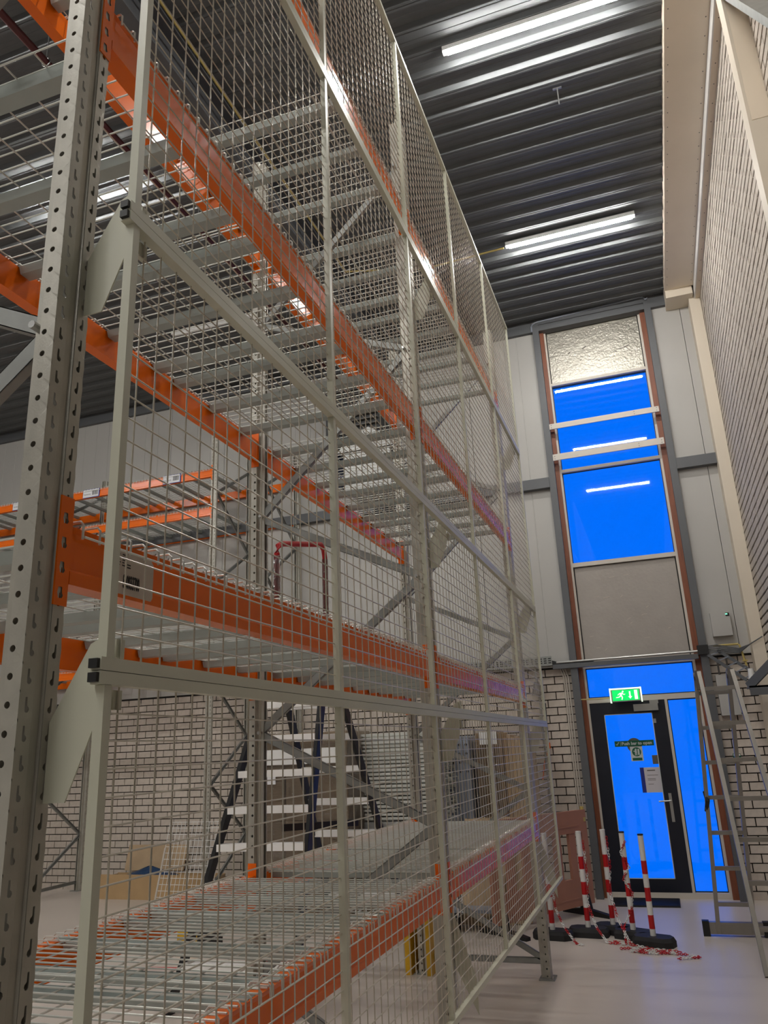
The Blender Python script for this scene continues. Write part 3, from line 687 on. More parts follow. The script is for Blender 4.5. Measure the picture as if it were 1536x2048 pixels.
# conduits
o = MB().tube([(-1.0, BY - 0.12, 7.30), (-1.0, BY - 0.12, 7.52), (-0.98, BY - 0.12, 7.56), (-0.93, BY - 0.12, 7.58), (0.47, BY - 0.12, 7.63), (0.53, BY - 0.12, 7.62), (0.57, BY - 0.12, 7.57), (0.58, BY - 0.12, 7.46)], 0.012, 8)
o.v = [(a, b, min(c, ZC - 0.01) if False else c - 0.14 if c > 7.5 else c) for a, b, c in o.v]
tag(o.build('conduit', GREYBL, smooth=True), 'bent grey conduit around the top of the tall window', 'conduit')
m_ = MB()
for x_ in (-1.035, -1.065, -1.09): m_.tube([(x_, BY - 0.03, 0.1), (x_, BY - 0.03, 2.5), (x_ - .03, BY - 0.04, 2.6)], 0.009, 6)
tag(m_.build('conduit_run', WFRAME, smooth=True), 'three thin grey conduits running down the bricks left of the door post', 'conduit')
tr = thing('cable_tray', 'galvanised cable tray with cables along the back wall over the door', 'cable tray', (-0.8, 9.9, 2.6))
MB().box(-4.4, -1.2, 9.84, 9.845, 2.64, 2.76).box(-4.4, -1.2, 9.84, 9.95, 2.64, 2.644).build('tray', GALVD, tr)
m_ = MB()
for r_ in range(3):
    x = -4.38
    while x < -1.24: m_.box(x, x + 0.035, 9.8385, 9.84, 2.672 + r_ * 0.026, 2.685 + r_ * 0.026); x += 0.055
stuff(m_.build('tray_slots', BLACK, tr))
MB().box(-1.2, 0.5, 9.86, 9.95, 2.60, 2.655).build('trunking', DARKST, tr)
MB().cyl((-1.15, 9.87, 2.675), (0.52, 9.87, 2.685), 0.014, 8).build('steel_tube', STEEL, tr, smooth=True)
m_ = MB()
for i in range(4): m_.tube([(-1.6, 9.88, 2.75 - i * 0.015), (-1.3, 9.87, 2.73 - i * 0.02), (-1.1, 9.88, 2.67 - i * 0.005), (-0.7, 9.89, 2.665)], 0.008, 6)
m_.build('cables', BLACK, tr, smooth=True)
o = tag(MB().box(0.50, 0.62, 9.84, 9.95, 2.64, 2.75).build('cable_duct', BLACK), 'black open duct end at the right of the tray over the door', 'duct')
m_ = MB()
for i in range(5): m_.tube([(0.6, 9.86, 2.73 - i * .015), (0.72, 9.87, 2.74 - i * .02), (0.95, 9.88, 2.68 - i * .012), (1.05, 9.72, 2.70), (1.2, 9.71, 2.78)], 0.007, 6)
tag(m_.build('cable_bundle', DARKST, smooth=True), 'loose grey cables running right from the black duct end', 'cables')
lt = thing('cable_ladder', 'grey cable ladder sloping down the brick wall right of the door', 'cable tray', (0.8, 9.85, 2.4))
m_ = MB(); m_.bar((0.6, 9.86, 2.64), (0.95, 9.62, 2.30), 0.012, 0.035).bar((0.72, 9.9, 2.68), (1.07, 9.68, 2.36), 0.012, 0.035); m_.build('side_rail', DARKST, lt)
for i in range(5):
    a = i / 4.5 + .05; MB().bar((0.6 + .35 * a, 9.86 - .24 * a, 2.64 - .34 * a), (0.72 + .35 * a, 9.9 - .22 * a, 2.68 - .32 * a), 0.02, 0.012).build('rung', GREYBL, lt)
o = MB().tube([(0.68, 9.9, 2.735), (0.95, 9.9, 2.735), (0.965, 9.9, 2.72), (1.0, 9.87, 2.48)], 0.012, 8).box(0.965, 1.02, 9.85, 9.88, 2.53, 2.545); tag(o.build('conduit', YELCON, smooth=True), 'bent yellow conduit below the upper white wall box', 'conduit')
gs = thing('wall_bracket', 'dark grey folded steel shelf bracket at the right edge by the ladder', 'bracket', (1.05, 9.4, 2.2))
MB().box(0.93, 1.2, 9.3, 9.6, 2.20, 2.22).box(0.93, 1.2, 9.3, 9.31, 2.12, 2.22).build('plate', DARKST, gs)
MB().bar((0.94, 9.5, 2.22), (1.19, 9.2, 2.45), 0.02, 0.1).build('gusset', DARKST, gs)
tag(MB().cyl((1.0, 9.55, 2.28), (1.0, 9.55, 2.42), 0.04, 14, 0.03).build('sensor_cap', WHITE, smooth=True), 'small white cone-shaped sensor above the dark bracket', 'sensor')
o = tag(MB().box(0.70, 0.915, BY - 0.13, BY - 0.042, 2.84, 3.12).build('control_box', PANELW), 'white control box with green light on the panel right of the window', 'box')
MB().box(0.87, 0.91, BY - 0.133, BY - 0.129, 3.065, 3.105).build('switch', BLACK, o); MB().box(0.868, 0.89, BY - 0.136, BY - 0.132, 3.085, 3.096).build('indicator', LEDG, o)
o = tag(MB().box(0.65, 0.86, BY - 0.1, BY - 0.008, 1.94, 2.40).build('control_box', PANELW), 'white control box on the bricks behind the ladder top', 'box')
tag(MB().tube([(.70, BY - 0.06, 2.4), (.70, BY - 0.06, 2.6)], .01, 6).tube([(.80, BY - 0.06, 2.4), (.80, BY - 0.06, 2.62)], .01, 6).build('conduit', GREYS, smooth=True), 'two short grey conduits above the lower white wall box', 'conduit')
o = tag(MB().box(0.70, 0.78, BY - 0.05, BY - 0.008, 1.45, 1.52).build('call_point', GREENS), 'small green call point on the bricks behind the ladder', 'switch'); MB().box(0.705, 0.775, BY - 0.053, BY - 0.049, 1.495, 1.515).build('cover', WHITE, o)
# hanging mesh cone, a sensor by the tray end left of the door
o = thing('wall_siren', 'grey mesh wall lantern hanging below the cable tray by the rack end', 'lantern', (-1.42, 9.85, 2.3))
MB().cyl((-1.42, 9.88, 2.42), (-1.42, 9.88, 2.64), 0.012, 8).build('stem', GALVD, o); MB().cyl((-1.42, 9.86, 2.30), (-1.42, 9.86, 2.46), 0.075, 12, 0.03).build('cage', GREYS, o); MB().cyl((-1.40, 9.9, 0.9), (-1.40, 9.9, 2.3), 0.014, 8).build('pipe', GALVD, o, smooth=True)
o = MB().tube([(-1.35, 9.95, 2.2), (-1.36, 9.95, 1.72)], .008, 6).build('cable', BLACK, smooth=True); tag(o, 'thin black cable with an orange plug hanging on the bricks', 'cable'); MB().cyl((-1.36, 9.94, 1.66), (-1.36, 9.94, 1.73), 0.022, 8).tube([(-1.36, 9.94, 1.66), (-1.43, 9.94, 1.5), (-1.47, 9.94, 1.3)], 0.007, 6).build('plug', ORANGE, o)

# ================================================================ FLOOR OBJECTS BY THE DOOR
o = tag(MB().box(-0.81, -0.09, 9.5, 9.93, 0, 0.018).build('door_mat', RUBBER, off=(-0.45, 9.7, 0)), 'black ribbed mat on the floor in front of the door', 'mat')
m_ = MB()
for i in range(14): m_.box(-0.8, -0.1, 9.515 + i * 0.03, 9.53 + i * 0.03, 0.018, 0.021)
m_.build('rib', BLACK, o)
def bollard(x, y, k, label, rot):
    t = thing('chain_post', label, 'chain post', (x, y, 0), 'red and white chain posts')
    b = MB(); P = [(-0.14, -0.1), (-0.185, -0.03), (-0.185, 0.05), (-0.13, 0.1), (0.13, 0.1), (0.185, 0.04), (0.185, -0.05), (0.13, -0.1)]
    P2 = [(a * 0.9, b_ * 0.88) for a, b_ in P]; nP = len(P)
    b.v = [(a, c, 0) for a, c in P] + [(a, c, 0.045) for a, c in P] + [(a, c, 0.075) for a, c in P2]
    b.f = [tuple(range(nP - 1, -1, -1)), tuple(range(2 * nP, 3 * nP))] + [(i, (i + 1) % nP, nP + (i + 1) % nP, nP + i) for i in range(nP)] + [(nP + i, nP + (i + 1) % nP, 2 * nP + (i + 1) % nP, 2 * nP + i) for i in range(nP)]
    b.xf(Matrix.Translation((x, y, 0)) @ Matrix.Rotation(rot, 4, 'Z')); b.build('base', RUBBER, t)
    z = 0.07
    for i in range(8):
        m2 = WHITE if i % 2 == 0 else RED; z1 = z + (0.06 if i == 0 else 0.110)
        if i == 7: m2 = WHITE; z1 = z + 0.1
        if i in (1, 3, 5): m2 = RED
        if i == 7: z0_ = z
        MB().cyl((x, y, z), (x, y, z1), 0.0245, 16).build('post_band', m2, t, smooth=True); z = z1
    MB().cyl((x, y, z), (x, y, z + 0.012), 0.026, 16).build('cap', BLACK if k in (3, 4) else WHITE, t, smooth=True)
PB = [(-1.225, 7.98), (-0.915, 8.12), (-0.70, 8.26), (-0.512, 8.07), (-0.335, 7.85)]
BL_ = ['red and white striped chain post half behind the mesh guard corner', 'red and white chain post beside the salmon barrier, chain on its right', 'red and white chain post in front of the door hinge side, tallest in view', 'red and white chain post with chain coiled down its side before the door glass', 'red and white chain post at the right end of the group, no chain']
for i, (x, y) in enumerate(PB): bollard(x, y, i, BL_[i], (-0.15, -0.1, -0.5, -0.45, -0.35)[i])
def chain(pts, n_links, label, mats=(RED, WHITE), run=4):
    t = thing('plastic_chain', label, 'chain', pts[0][:2] + (0,), 'plastic barrier chains')
    P = [Vector(q) for q in pts]; seg = [(P[i + 1] - P[i]).length for i in range(len(P) - 1)]; tot = sum(seg)
    def at(s):
        for i, l in enumerate(seg):
            if s <= l: return P[i] + (P[i + 1] - P[i]) * (s / l), (P[i + 1] - P[i]).normalized()
            s -= l
        return P[-1], (P[-1] - P[-2]).normalized()
    st_ = tot / n_links; groups = {}
    for i in range(n_links):
        p, d = at((i + .5) * st_); up = Vector((0, 0, 1)) if abs(d.z) < .9 else Vector((1, 0, 0))
        s = d.cross(up).normalized(); t2 = d.cross(s).normalized(); s = s if i % 2 else (s * .45 + t2).normalized()
        hl, hw = st_ * 0.72, 0.012
        hw = 0.0095; ring = [p + d * (hl * math.cos(a * math.pi / 4)) + s * (hw * math.sin(a * math.pi / 4)) for a in range(8)]
        groups.setdefault((i // run) % 2, MB()).tube(ring, 0.0033, 5, True)
    for k, g in groups.items():
        for _ in (0,): stuff(g.build('chain_links', mats[k], t, smooth=True))
def sag(a, b, dz, n_=7): return [(a[0] + (b[0] - a[0]) * i / n_, a[1] + (b[1] - a[1]) * i / n_, max(0.012, a[2] + (b[2] - a[2]) * i / n_ - dz * 4 * (i / n_) * (1 - i / n_))) for i in range(n_ + 1)]
def jig(a, b, n_, amp): return [(a[0] + (b[0] - a[0]) * i / n_ + random.uniform(-amp, amp), a[1] + (b[1] - a[1]) * i / n_ + random.uniform(-amp, amp), 0.012) for i in range(n_ + 1)]
chain([(-1.19, 7.95, .45), (-1.17, 7.93, .25), (-1.1, 7.86, .12), (-1.0, 7.78, .012), (-0.93, 7.72, .012)], 40, 'chain hanging from the post behind the mesh guard to the floor')
chain([(-0.875, 8.09, .82), (-0.87, 8.09, .5), (-0.89, 8.07, .28), (-0.82, 7.95, .1), (-0.73, 7.84, .012), (-0.58, 7.8, .012), (-0.68, 7.9, .012)], 52, 'chain hanging from the second striped post to the floor')
chain([(-0.665, 8.23, .84), (-0.66, 8.22, .6), (-0.69, 8.2, .36), (-0.63, 8.05, .15), (-0.53, 7.8, .012), (-0.35, 7.66, .012), (-0.12, 7.6, .012)], 60, 'chain hanging from the tallest striped post and trailing right on the floor')
chain([(-0.485, 8.04, .82), (-0.54, 8.04, .72), (-0.475, 8.035, .6), (-0.545, 8.035, .5), (-0.475, 8.04, .38), (-0.50, 8.03, .25), (-0.58, 7.95, .12), (-0.57, 7.8, .012)], 64, 'chain wound down the post in front of the door glass', run=5)
chain(jig((-0.58, 7.68), (-0.2, 7.6), 5, .04) + jig((-0.2, 7.55), (-0.55, 7.55), 5, .04) + jig((-0.48, 7.6), (-0.05, 7.52), 5, .03) + jig((0.03, 7.45), (-0.14, 7.36), 3, .02), 110, 'red and white chain heaped on the floor before the posts', run=6)
# salmon plastic barrier
bt = thing('crowd_barrier', 'salmon pink plastic pedestrian barrier with black feet behind the striped posts', 'barrier', (-1.35, 8.5, 0))
Lb = math.hypot(0.80, 1.25); ang = math.atan2(1.25, 0.80)
MBx = Matrix.Translation((-1.75, 7.9, 0)) @ Matrix.Rotation(ang, 4, 'Z')
def bpart(m_, nm, mt): return m_.xf(MBx).build(nm, mt, bt)
frm = MB().box(0, 0.09, -0.022, 0.022, 0.1, 1.0).box(Lb - 0.09, Lb, -0.022, 0.022, 0.1, 1.02)
frm.box(0.09, Lb - 0.09, -0.022, 0.022, 0.80, 1.02).box(0.09, Lb - 0.09, -0.022, 0.022, 0.1, 0.36)
bpart(frm, 'frame', BARRIER)
for i in range(5): bpart(MB().box(0.22 + i * 0.24, 0.32 + i * 0.24, -0.018, 0.018, 0.36, 0.80), 'slat', BARRIER)
bpart(MB().box(0.14, Lb - 0.14, -0.026, 0.026, 0.86, 0.875).box(0.14, Lb - 0.14, -0.026, 0.026, 0.17, 0.185), 'moulded_rib', BARRIER)
bpart(MB().cyl((Lb - 0.02, 0, 0.93), (Lb - 0.02, 0, 1.05), 0.022, 10).cyl((Lb - 0.02, 0, 0.9), (Lb - 0.02, 0, 0.94), 0.03, 10), 'hinge_pin', YELCON)
for a in (0.12, Lb - 0.12):
    bpart(MB().prism([(-0.3, 0), (0.3, 0), (0.3, 0.03), (0.06, 0.06), (0.03, 0.2), (-0.03, 0.2), (-0.06, 0.06), (-0.3, 0.03)], 'x', a - 0.03, a + 0.03), 'foot', BLACK)
# aluminium ladder standing open by the right wall
ld = thing('aluminium_ladder', 'open aluminium ladder standing by the door at the right edge', 'ladder', (0.4, 7.7, 0))
def flight(bl, br_, tl, tr_, nr, z0, dz, nm):
    bl, br_, tl, tr_ = map(Vector, (bl, br_, tl, tr_))
    for a, b in ((bl, tl), (br_, tr_)): MB().bar(a, b, 0.034, 0.07, up=(0, 1, 0)).build('stile', ALU, ld)
    for i in range(nr):
        z = z0 + i * dz; f_ = (z - bl.z) / (tl.z - bl.z)
        a = bl.lerp(tl, f_); b = br_.lerp(tr_, f_); MB().bar(a, b, 0.034, 0.034).build('rung', ALU, ld)
flight((0.215, 8.27, 0.03), (0.515, 8.27, 0.03), (0.345, 7.80, 2.28), (0.625, 7.80, 2.28), 7, 0.27, 0.305, 'back')
flight((0.47, 7.0, 0.0), (0.86, 7.0, 0.0), (0.372, 7.72, 2.28), (0.652, 7.72, 2.28), 7, 0.30, 0.305, 'front')
for xx in (0.358, 0.638): MB().box(xx - 0.025, xx + 0.025, 7.70, 7.82, 2.13, 2.30).cyl((xx - 0.035, 7.76, 2.25), (xx + 0.035, 7.76, 2.25), 0.035, 12).build('hinge', GREYS, ld)
MB().box(0.10, 0.62, 8.24, 8.30, 0.02, 0.115).build('stabiliser_bar', ALU, ld)
MB().box(0.085, 0.145, 8.235, 8.305, 0.0, 0.125).box(0.59, 0.65, 8.235, 8.305, 0.0, 0.125).build('end_cap', BLACK, ld)
MB().tube([(0.275, 8.02, 1.24), (0.285, 8.0, 1.16), (0.265, 8.04, 1.07)], 0.02, 6).build('strap', BLACK, ld)

# ================================================================ STORES BEHIND THE RACK
sl = thing('step_ladder', 'two-sided step ladder with white treads and dark blue stiles behind the aisle rack', 'ladder', (-2.95, 6.2, 0))
def treads(bl, br_, tl, tr_, zs, dep, stm):
    bl, br_, tl, tr_ = map(Vector, (bl, br_, tl, tr_))
    for k, (a, b) in enumerate(((bl, tl), (br_, tr_))):
        s_ = MB().bar(a, b, 0.03, 0.085, up=(0, 1, 0)).build('stile', BLACK, sl)
        if stm[k] is BLUEST: MB().bar(a + Vector((.017, 0, 0)), b + Vector((.017, 0, 0)), 0.004, 0.075, up=(0, 1, 0)).build('blue_edge', BLUEST, s_)
        MB().bar(a, a.lerp(b, 0.02), 0.045, 0.1, up=(0, 1, 0)).build('foot', BLACK, s_)
    for z in zs:
        f_ = (z - bl.z) / (tl.z - bl.z); a = bl.lerp(tl, f_); b = br_.lerp(tr_, f_); d = (b - a).normalized() * 0.012
        MB().bar(a + d, b - d, dep, 0.05).build('tread', WHITEST, sl)
zs = [0.30 + 0.258 * i for i in range(8)]
treads((-3.58, 5.35, 0), (-2.66, 5.45, 0), (-2.98, 5.72, 2.36), (-2.50, 5.75, 2.36), zs, 0.10, (BLACK, BLUEST))
treads((-2.86, 6.85, 0), (-2.17, 6.85, 0), (-2.98, 5.95, 2.36), (-2.50, 5.95, 2.36), zs, 0.08, (BLACK, BLACK))
MB().box(-3.0, -2.48, 5.7, 5.97, 2.36, 2.40).build('platform', WHITEST, sl)
MB().bar((-2.8, 5.6, 1.2), (-2.55, 6.5, 1.15), 0.02, 0.05).build('spreader_bar', BLACK, sl)
# wrapped pallet of cartons
def pallet_load(name, label, x0, x1, y0, y1, ztop, nx, nz, m_, wrap=True, zb=0.14):
    t = thing(name, label, 'pallet load', ((x0 + x1) / 2, (y0 + y1) / 2, 0))
    pl = MB()
    for yy in (y0, (y0 + y1) / 2 - 0.05, y1 - 0.1): pl.box(x0, x1, yy, yy + 0.1, 0, 0.02).box(x0, x0 + 0.12, yy, yy + 0.1, 0.02, 0.11).box(x1 - 0.12, x1, yy, yy + 0.1, 0.02, 0.11).box((x0 + x1) / 2 - .06, (x0 + x1) / 2 + .06, yy, yy + 0.1, 0.02, 0.11)
    for i in range(6): xx = x0 + (x1 - x0 - 0.1) * i / 5; pl.box(xx, xx + 0.1, y0, y1, 0.11, 0.135)
    pl.build('pallet', CARD2, t)
    dz = (ztop - zb) / nz; dx = (x1 - x0) / nx
    for k in range(nz):
        for i in range(nx):
            j = random.uniform(0, 0.012)
            c_ = MB().box(x0 + i * dx + 0.006 + j, x0 + (i + 1) * dx - 0.006, y0 + 0.01 + j, y1 - 0.01, zb + k * dz + 0.002, zb + (k + 1) * dz - 0.003).build('carton', m_, t)
    if wrap:
        cr = MB(); nx_, nz_ = 8, 14
        for (ax, ay, bx_, by_) in ((x0 - .012, y0 - .012, x1 + .012, y0 - .012), (x1 + .012, y0 - .012, x1 + .012, y1 + .012), (x0 - .012, y1 + .012, x0 - .012, y0 - .012)):
            o_ = len(cr.v)
            for k in range(nz_ + 1):
                for i in range(nx_ + 1):
                    f_ = i / nx_; e = random.uniform(-.006, .006); cr.v.append((ax + (bx_ - ax) * f_ + e * (ax == bx_), ay + (by_ - ay) * f_ + e * (ay == by_), 0.12 + (ztop - 0.1) * k / nz_))
            for k in range(nz_):
                for i in range(nx_): q = o_ + k * (nx_ + 1) + i; cr.f.append((q, q + 1, q + nx_ + 2, q + nx_ + 1))
        cr.build('stretch_wrap', FILM, t, smooth=True, recalc=False)
    return t
t = pallet_load('carton_pallet', 'film-wrapped pallet of brown cartons behind the step ladder', -4.36, -3.24, 8.0, 8.75, 1.95, 3, 4, CARD)
MB().box(-4.3, -3.3, 7.98, 7.985, 1.62, 1.78).build('white_edge_board', WHITE, t); MB().box(-4.18, -4.08, 7.982, 7.987, 1.42, 1.56).build('carton_label', LABELW, t)
# flat stack of spare wire decks on a wrapped block
t = pallet_load('white_wrapped_pallet', 'pallet of white film-wrapped goods under the stack of spare wire decks', -3.38, -2.32, 8.45, 9.35, 0.98, 2, 2, WHITE)
sp = MB()
for i in range(21): sp.bar((-0.5, -0.42 + i * 0.042, 0), (0.5, -0.42 + i * 0.042, 0), 0.005, 0.005)
for i in range(9): sp.bar((-0.48 + i * 0.12, -0.43, 0.005), (-0.48 + i * 0.12, 0.43, 0.005), 0.005, 0.005)
for i in range(3): sp.box(-0.5, 0.5, -0.36 + i * 0.33, -0.30 + i * 0.33, -0.03, -0.004)
sp.box(-0.51, 0.51, -0.435, -0.43, -0.02, 0.006)
SPM = sp.mesh('spare_wire_deck', WIRE)
for i in range(22):
    o = inst('spare_wire_deck', SPM, None, (-2.86 + random.uniform(-.03, .03), 8.9 + random.uniform(-.02, .02), 1.02 + i * 0.042)); tag(o, 'spare galvanised wire deck lying in the flat stack at the back wall', 'wire deck', 'flat stack of spare wire decks')
# grey plastic panels on edge
t = thing('plastic_panel_bundle', 'bundle of upright grey-blue plastic panels beside the spare wire decks', 'panels', (-2.36, 9.25, 0))
for i in range(5):
    x = -2.56 + i * 0.078
    MB().prism([(x, 0.1), (x + 0.062, 0.1), (x + 0.062, 1.78), (x + 0.052, 1.83), (x + 0.031, 1.85), (x + 0.01, 1.83), (x, 1.78)], 'y', 9.2, 9.7).build('panel', GREYBL, t)
m_ = MB()
for i in range(5):
    for zz in (1.45, 1.55, 1.65, 1.75): m_.cyl((-2.53 + i * 0.078, 9.2, zz), (-2.53 + i * 0.078, 9.19, zz), 0.014, 8)
m_.build('bolt_head', BLACK, t); MB().box(-2.58, -2.16, 9.18, 9.2, 0.0, 0.1).box(-2.58, -2.16, 9.68, 9.7, 0.0, 0.1).build('skid', CARD2, t)
def bundle(label, x0, x1, y0, y1, z1, n_):
    t = thing('cardboard_bundle', label, 'cardboard', ((x0 + x1) / 2, y0, 0)); d = (x1 - x0) / n_
    MB().box(x0, x1, y0, y1, 0.0, 0.12).build('skid', CARD2, t)
    for i in range(n_): MB().box(x0 + i * d + .002, x0 + (i + 1) * d - .002, y0 + random.uniform(0, .03), y1, 0.12, z1 + random.uniform(-.05, .0)).build('sheet', CARD if i % 2 else CARD2, t)
    return t
t = bundle('upright bundle of flat cardboard wrapped in film next to the grey panels', -2.13, -1.82, 9.3, 9.75, 1.9, 7)
cr = MB(); o_ = 0
for k in range(13):
    for i in range(6): cr.v.append((-2.15 + .07 * i, 9.27 + random.uniform(-.008, .008), 0.15 + k * .147))
for k in range(12):
    for i in range(5): q = k * 6 + i; cr.f.append((q, q + 1, q + 7, q + 6))
cr.build('stretch_wrap', FILM, t, smooth=True, recalc=False)
MB().box(-1.99, -1.98, 9.262, 9.268, 0.2, 1.9).build('white_strap', WHITE, t); MB().box(-2.06, -1.86, 9.25, 9.27, 1.74, 1.88).build('white_cover', WHITE, t)
bundle('upright bundle of cardboard sheets nearest the salmon barrier', -1.80, -1.50, 9.35, 9.8, 1.85, 7)
for i in range(5):
    o = MB(); x = -2.02 + i * 0.085
    o.bar((x, 8.35 + i * .05, 0.012), (x + 0.05, 8.6 + i * .05, 0.98), 0.35, 0.018, up=(0, 1, 0)); o.xf(Matrix.Identity(4))
    tag(o.build('brown_board', CARD), '%s of five brown boards leaning upright behind the far end of the rack' % ('leftmost', 'second from left', 'middle', 'fourth from left', 'rightmost')[i], 'board', 'brown boards leaning behind the rack end')
# yellow upright protector, white wire trolley, dark trolley wheels
t = thing('upright_protector', 'yellow steel guard around the foot of the far rear upright', 'guard', (-2.13, 6.7, 0))
MB().box(-2.215, -2.165, 6.60, 6.80, 0, 0.42).box(-2.035, -1.995, 6.60, 6.80, 0, 0.42).build('guard_plate', YELLOW, t); MB().box(-2.25, -1.97, 6.80, 6.81, 0, 0.42).build('back_plate', YELLOW, t)
t = thing('wire_trolley', 'white wire mesh trolley with black castors seen under the lowest deck', 'trolley', (-2.2, 8.0, 0))
m_ = MB(); X0, X1, Y0, Y1 = -2.95, -2.1, 7.4, 8.1
for i in range(9): x = X0 + (X1 - X0) * i / 8; m_.cyl((x, Y0, .16), (x, Y0, .85), .006, 6).cyl((x, Y0, .17), (x, Y1, .17), .006, 6)
for i in range(7): z = .17 + .68 * i / 6; m_.cyl((X0, Y0, z), (X1, Y0, z), .006, 6).cyl((X1, Y0, z), (X1, Y1, z), .006, 6).cyl((X0, Y0, z), (X0, Y1, z), .006, 6)
for i in range(5): y = Y0 + (Y1 - Y0) * i / 4; m_.cyl((X1, y, .17), (X1, y, .85), .006, 6)
m_.build('wire_basket', WHITE, t, smooth=True)
for x in (X0 + .05, X1 - .05):
    for y in (Y0 + .05, Y1 - .05): MB().cyl((x - .018, y, .065), (x + .018, y, .065), .065, 16).box(x - .025, x + .025, y - .02, y + .02, .1, .17).build('castor', BLACK, t)
t = thing('platform_trolley', 'low dark trolley with blue-black wheels behind the rack end', 'trolley', (-2.0, 8.5, 0))
MB().box(-2.25, -1.75, 8.1, 8.32, .17, .2).build('platform', GREYBL, t)
for x in (-2.2, -1.8): MB().cyl((x - .025, 8.13, .085), (x + .025, 8.13, .085), .085, 16).cyl((x - .025, 8.3, .085), (x + .025, 8.3, .085), .085, 16).build('wheel', BLACK, t)
# yellow and black tool case, red cable on the floor
t = thing('tool_case', 'yellow and black tool case on the floor seen through the lowest deck', 'case', (-4.5, 7.2, 0))
MB().box(-4.68, -4.46, 7.1, 7.3, 0, 0.2).build('body', YELLOW, t); MB().box(-4.46, -4.30, 7.1, 7.3, 0, 0.2).build('lid', BLACK, t); MB().tube([(-4.6, 7.2, .2), (-4.58, 7.2, .25), (-4.42, 7.2, .25), (-4.4, 7.2, .2)], .012, 6).build('handle', BLACK, t)
tag(MB().tube([(-4.6, 6.4, .008), (-4.1, 6.45, .008), (-3.7, 6.7, .008), (-3.1, 6.9, .008), (-2.7, 7.3, .008)], .008, 6).build('cable', RED, smooth=True), 'red cable lying on the floor under the aisle rack', 'cable')
# red tube frame standing on the second deck
t = thing('red_tube_frame', 'red tubular frame wrapped in clear film standing on the second level deck', 'frame', (-1.25, 2.6, 2.19))
fx = -1.22; P = [(fx, 2.40, 2.20), (fx, 2.40, 2.41), (fx, 2.41, 2.44), (fx, 2.44, 2.455), (fx, 2.79, 2.535), (fx, 2.82, 2.52), (fx, 2.83, 2.49), (fx, 2.83, 2.22), (fx, 2.80, 2.20), (fx, 2.6, 2.20)]
MB().tube(P, 0.0105, 10).build('red_tube', RED, t, smooth=True)
MB().tube([(fx, 2.40, 2.22), (fx, 2.40, 2.40)], 0.013, 8).tube([(fx, 2.83, 2.24), (fx, 2.83, 2.48)], 0.0125, 8).build('film_wrap', FILM, t, smooth=True)
MB().box(fx - .03, fx + .03, 2.385, 2.43, 2.19, 2.20).box(fx - .03, fx + .03, 2.78, 2.83, 2.19, 2.20).build('foot', BLACK, t)
# cardboard and film on the floor at left
t = thing('cardboard_tray', 'long open cardboard tray on the floor by the left bricks', 'cardboard', (-6.6, 9.5, 0))
MB().box(-7.45, -5.75, 9.35, 9.36, 0, 0.30).build('front_wall', CARD2, t); MB().box(-7.45, -5.75, 9.36, 9.8, 0, 0.01).box(-7.45, -7.44, 9.36, 9.8, 0, .25).box(-5.76, -5.75, 9.36, 9.8, 0, .25).build('tray_bottom', CARD, t); MB().box(-7.45, -5.75, 9.79, 9.80, 0, .26).build('rear_wall', CARD2, t)
o = MB().bar((-6.9, 9.84, 0.28), (-6.9, 9.93, 0.60), 0.95, 0.012, up=(0, 1, 0)).build('cardboard_sheet', CARD); tag(o, 'brown cardboard sheet leaning on the bricks above the blue bag', 'cardboard')
bag = MB(); nb = 14
for j in range(6):
    for i in range(nb):
        a = 2 * math.pi * i / nb; rr = (1, 1.05, .95, .7, .4, .1)[j]
        bag.v.append((-6.75 + .42 * rr * math.cos(a) + random.uniform(-.03, .03), 9.58 + .16 * rr * math.sin(a) + random.uniform(-.015, .015), 0.2 + j * 0.034 + random.uniform(-.012, .012)))
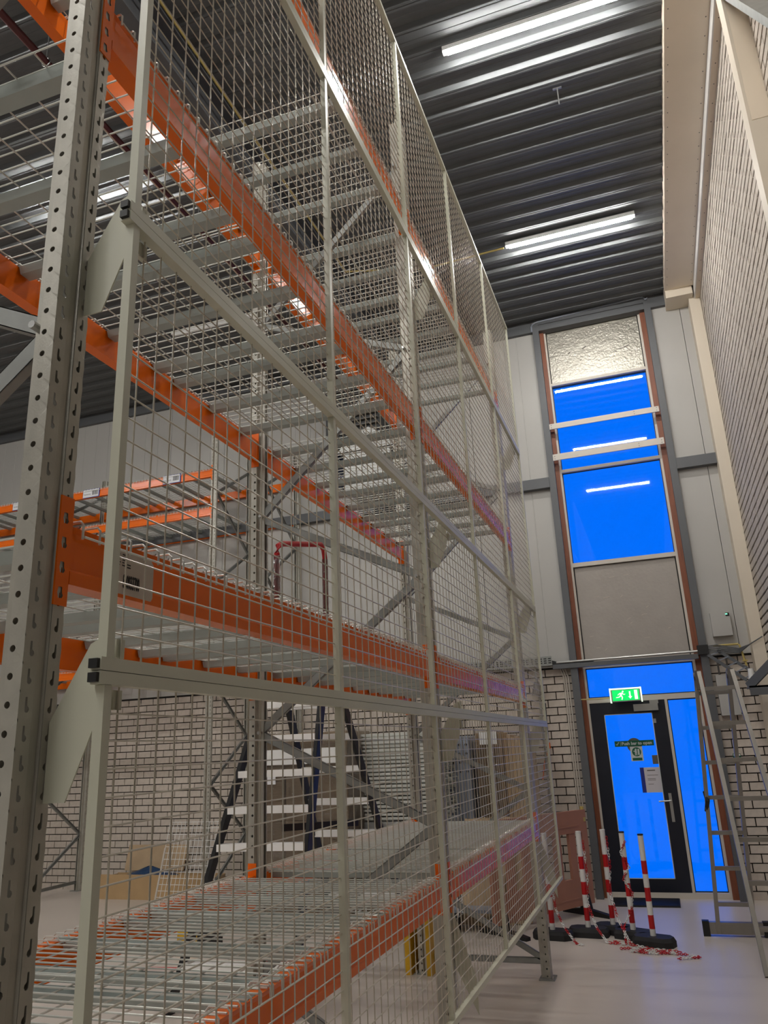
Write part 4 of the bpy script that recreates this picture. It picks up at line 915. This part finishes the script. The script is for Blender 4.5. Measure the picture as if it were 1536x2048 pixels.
for j in range(5):
    for i in range(nb): bag.f.append((j * nb + i, j * nb + (i + 1) % nb, (j + 1) * nb + (i + 1) % nb, (j + 1) * nb + i))
bag.f += [tuple(range(nb - 1, -1, -1)), tuple(range(5 * nb, 6 * nb))]
tag(bag.build('blue_bag', BLUEBAG, smooth=True), 'crumpled dark blue plastic bag lying in the cardboard tray', 'bag')
t = thing('mesh_fence', 'loose white wire panel leaning against the rear rack upright', 'wire panel', (-6.1, 9.0, 0))
pm = MB(); p00, p10, p01, p11 = Vector((-6.12, 8.75, 0)), Vector((-5.3, 8.70, 0)), Vector((-5.98, 8.84, 0.98)), Vector((-5.25, 8.84, 0.98))
for i in range(14): f_ = i / 13; pm.cyl(p00.lerp(p10, f_), p01.lerp(p11, f_), .0035, 5)
for i in range(15): f_ = i / 14; pm.cyl(p00.lerp(p01, f_), p10.lerp(p11, f_), .0035, 5)
pm.build('wire_grid', WHITE, t, smooth=True); MB().cyl(p00, p00.lerp(p01, .7), .012, 8).build('edge_tube', WFRAME, t, smooth=True)
# unit heater high at the back wall
t = thing('unit_heater', 'grey warm air heater with hood and black louvre high on the back wall', 'heater', (-3.3, 9.2, 5.2))
MB().prism([(-3.62, 5.55), (-2.84, 5.55), (-2.90, 5.68), (-3.17, 5.86), (-3.5, 5.72)], 'y', 8.9, 9.6).build('hood', HEATER, t)
MB().box(-3.55, -2.9, 8.95, 9.6, 5.0, 5.55).build('casing', HEATER, t)
o = MB().box(-3.95, -3.12, 9.3, 9.75, 5.92, 6.75).build('louvre_box', BLACK, t)
for i in range(9): MB().bar((-3.9, 9.28, 6.0 + i * .08), (-3.16, 9.28, 6.0 + i * .08), .06, .012).build('louvre_blade', GREYS, o)
MB().box(-3.98, -3.93, 9.5, 9.965, 5.4, 6.4).box(-3.93, -3.5, 9.5, 9.52, 5.4, 5.46).build('bracket', BLUEST, t)
MB().cyl((-2.96, 9.7, 4.6), (-2.96, 9.7, 5.3), .03, 10).cyl((-2.96, 9.7, 4.5), (-2.96, 9.7, 4.62), .05, 10).build('flue_pipe', BLACK, t, smooth=True)
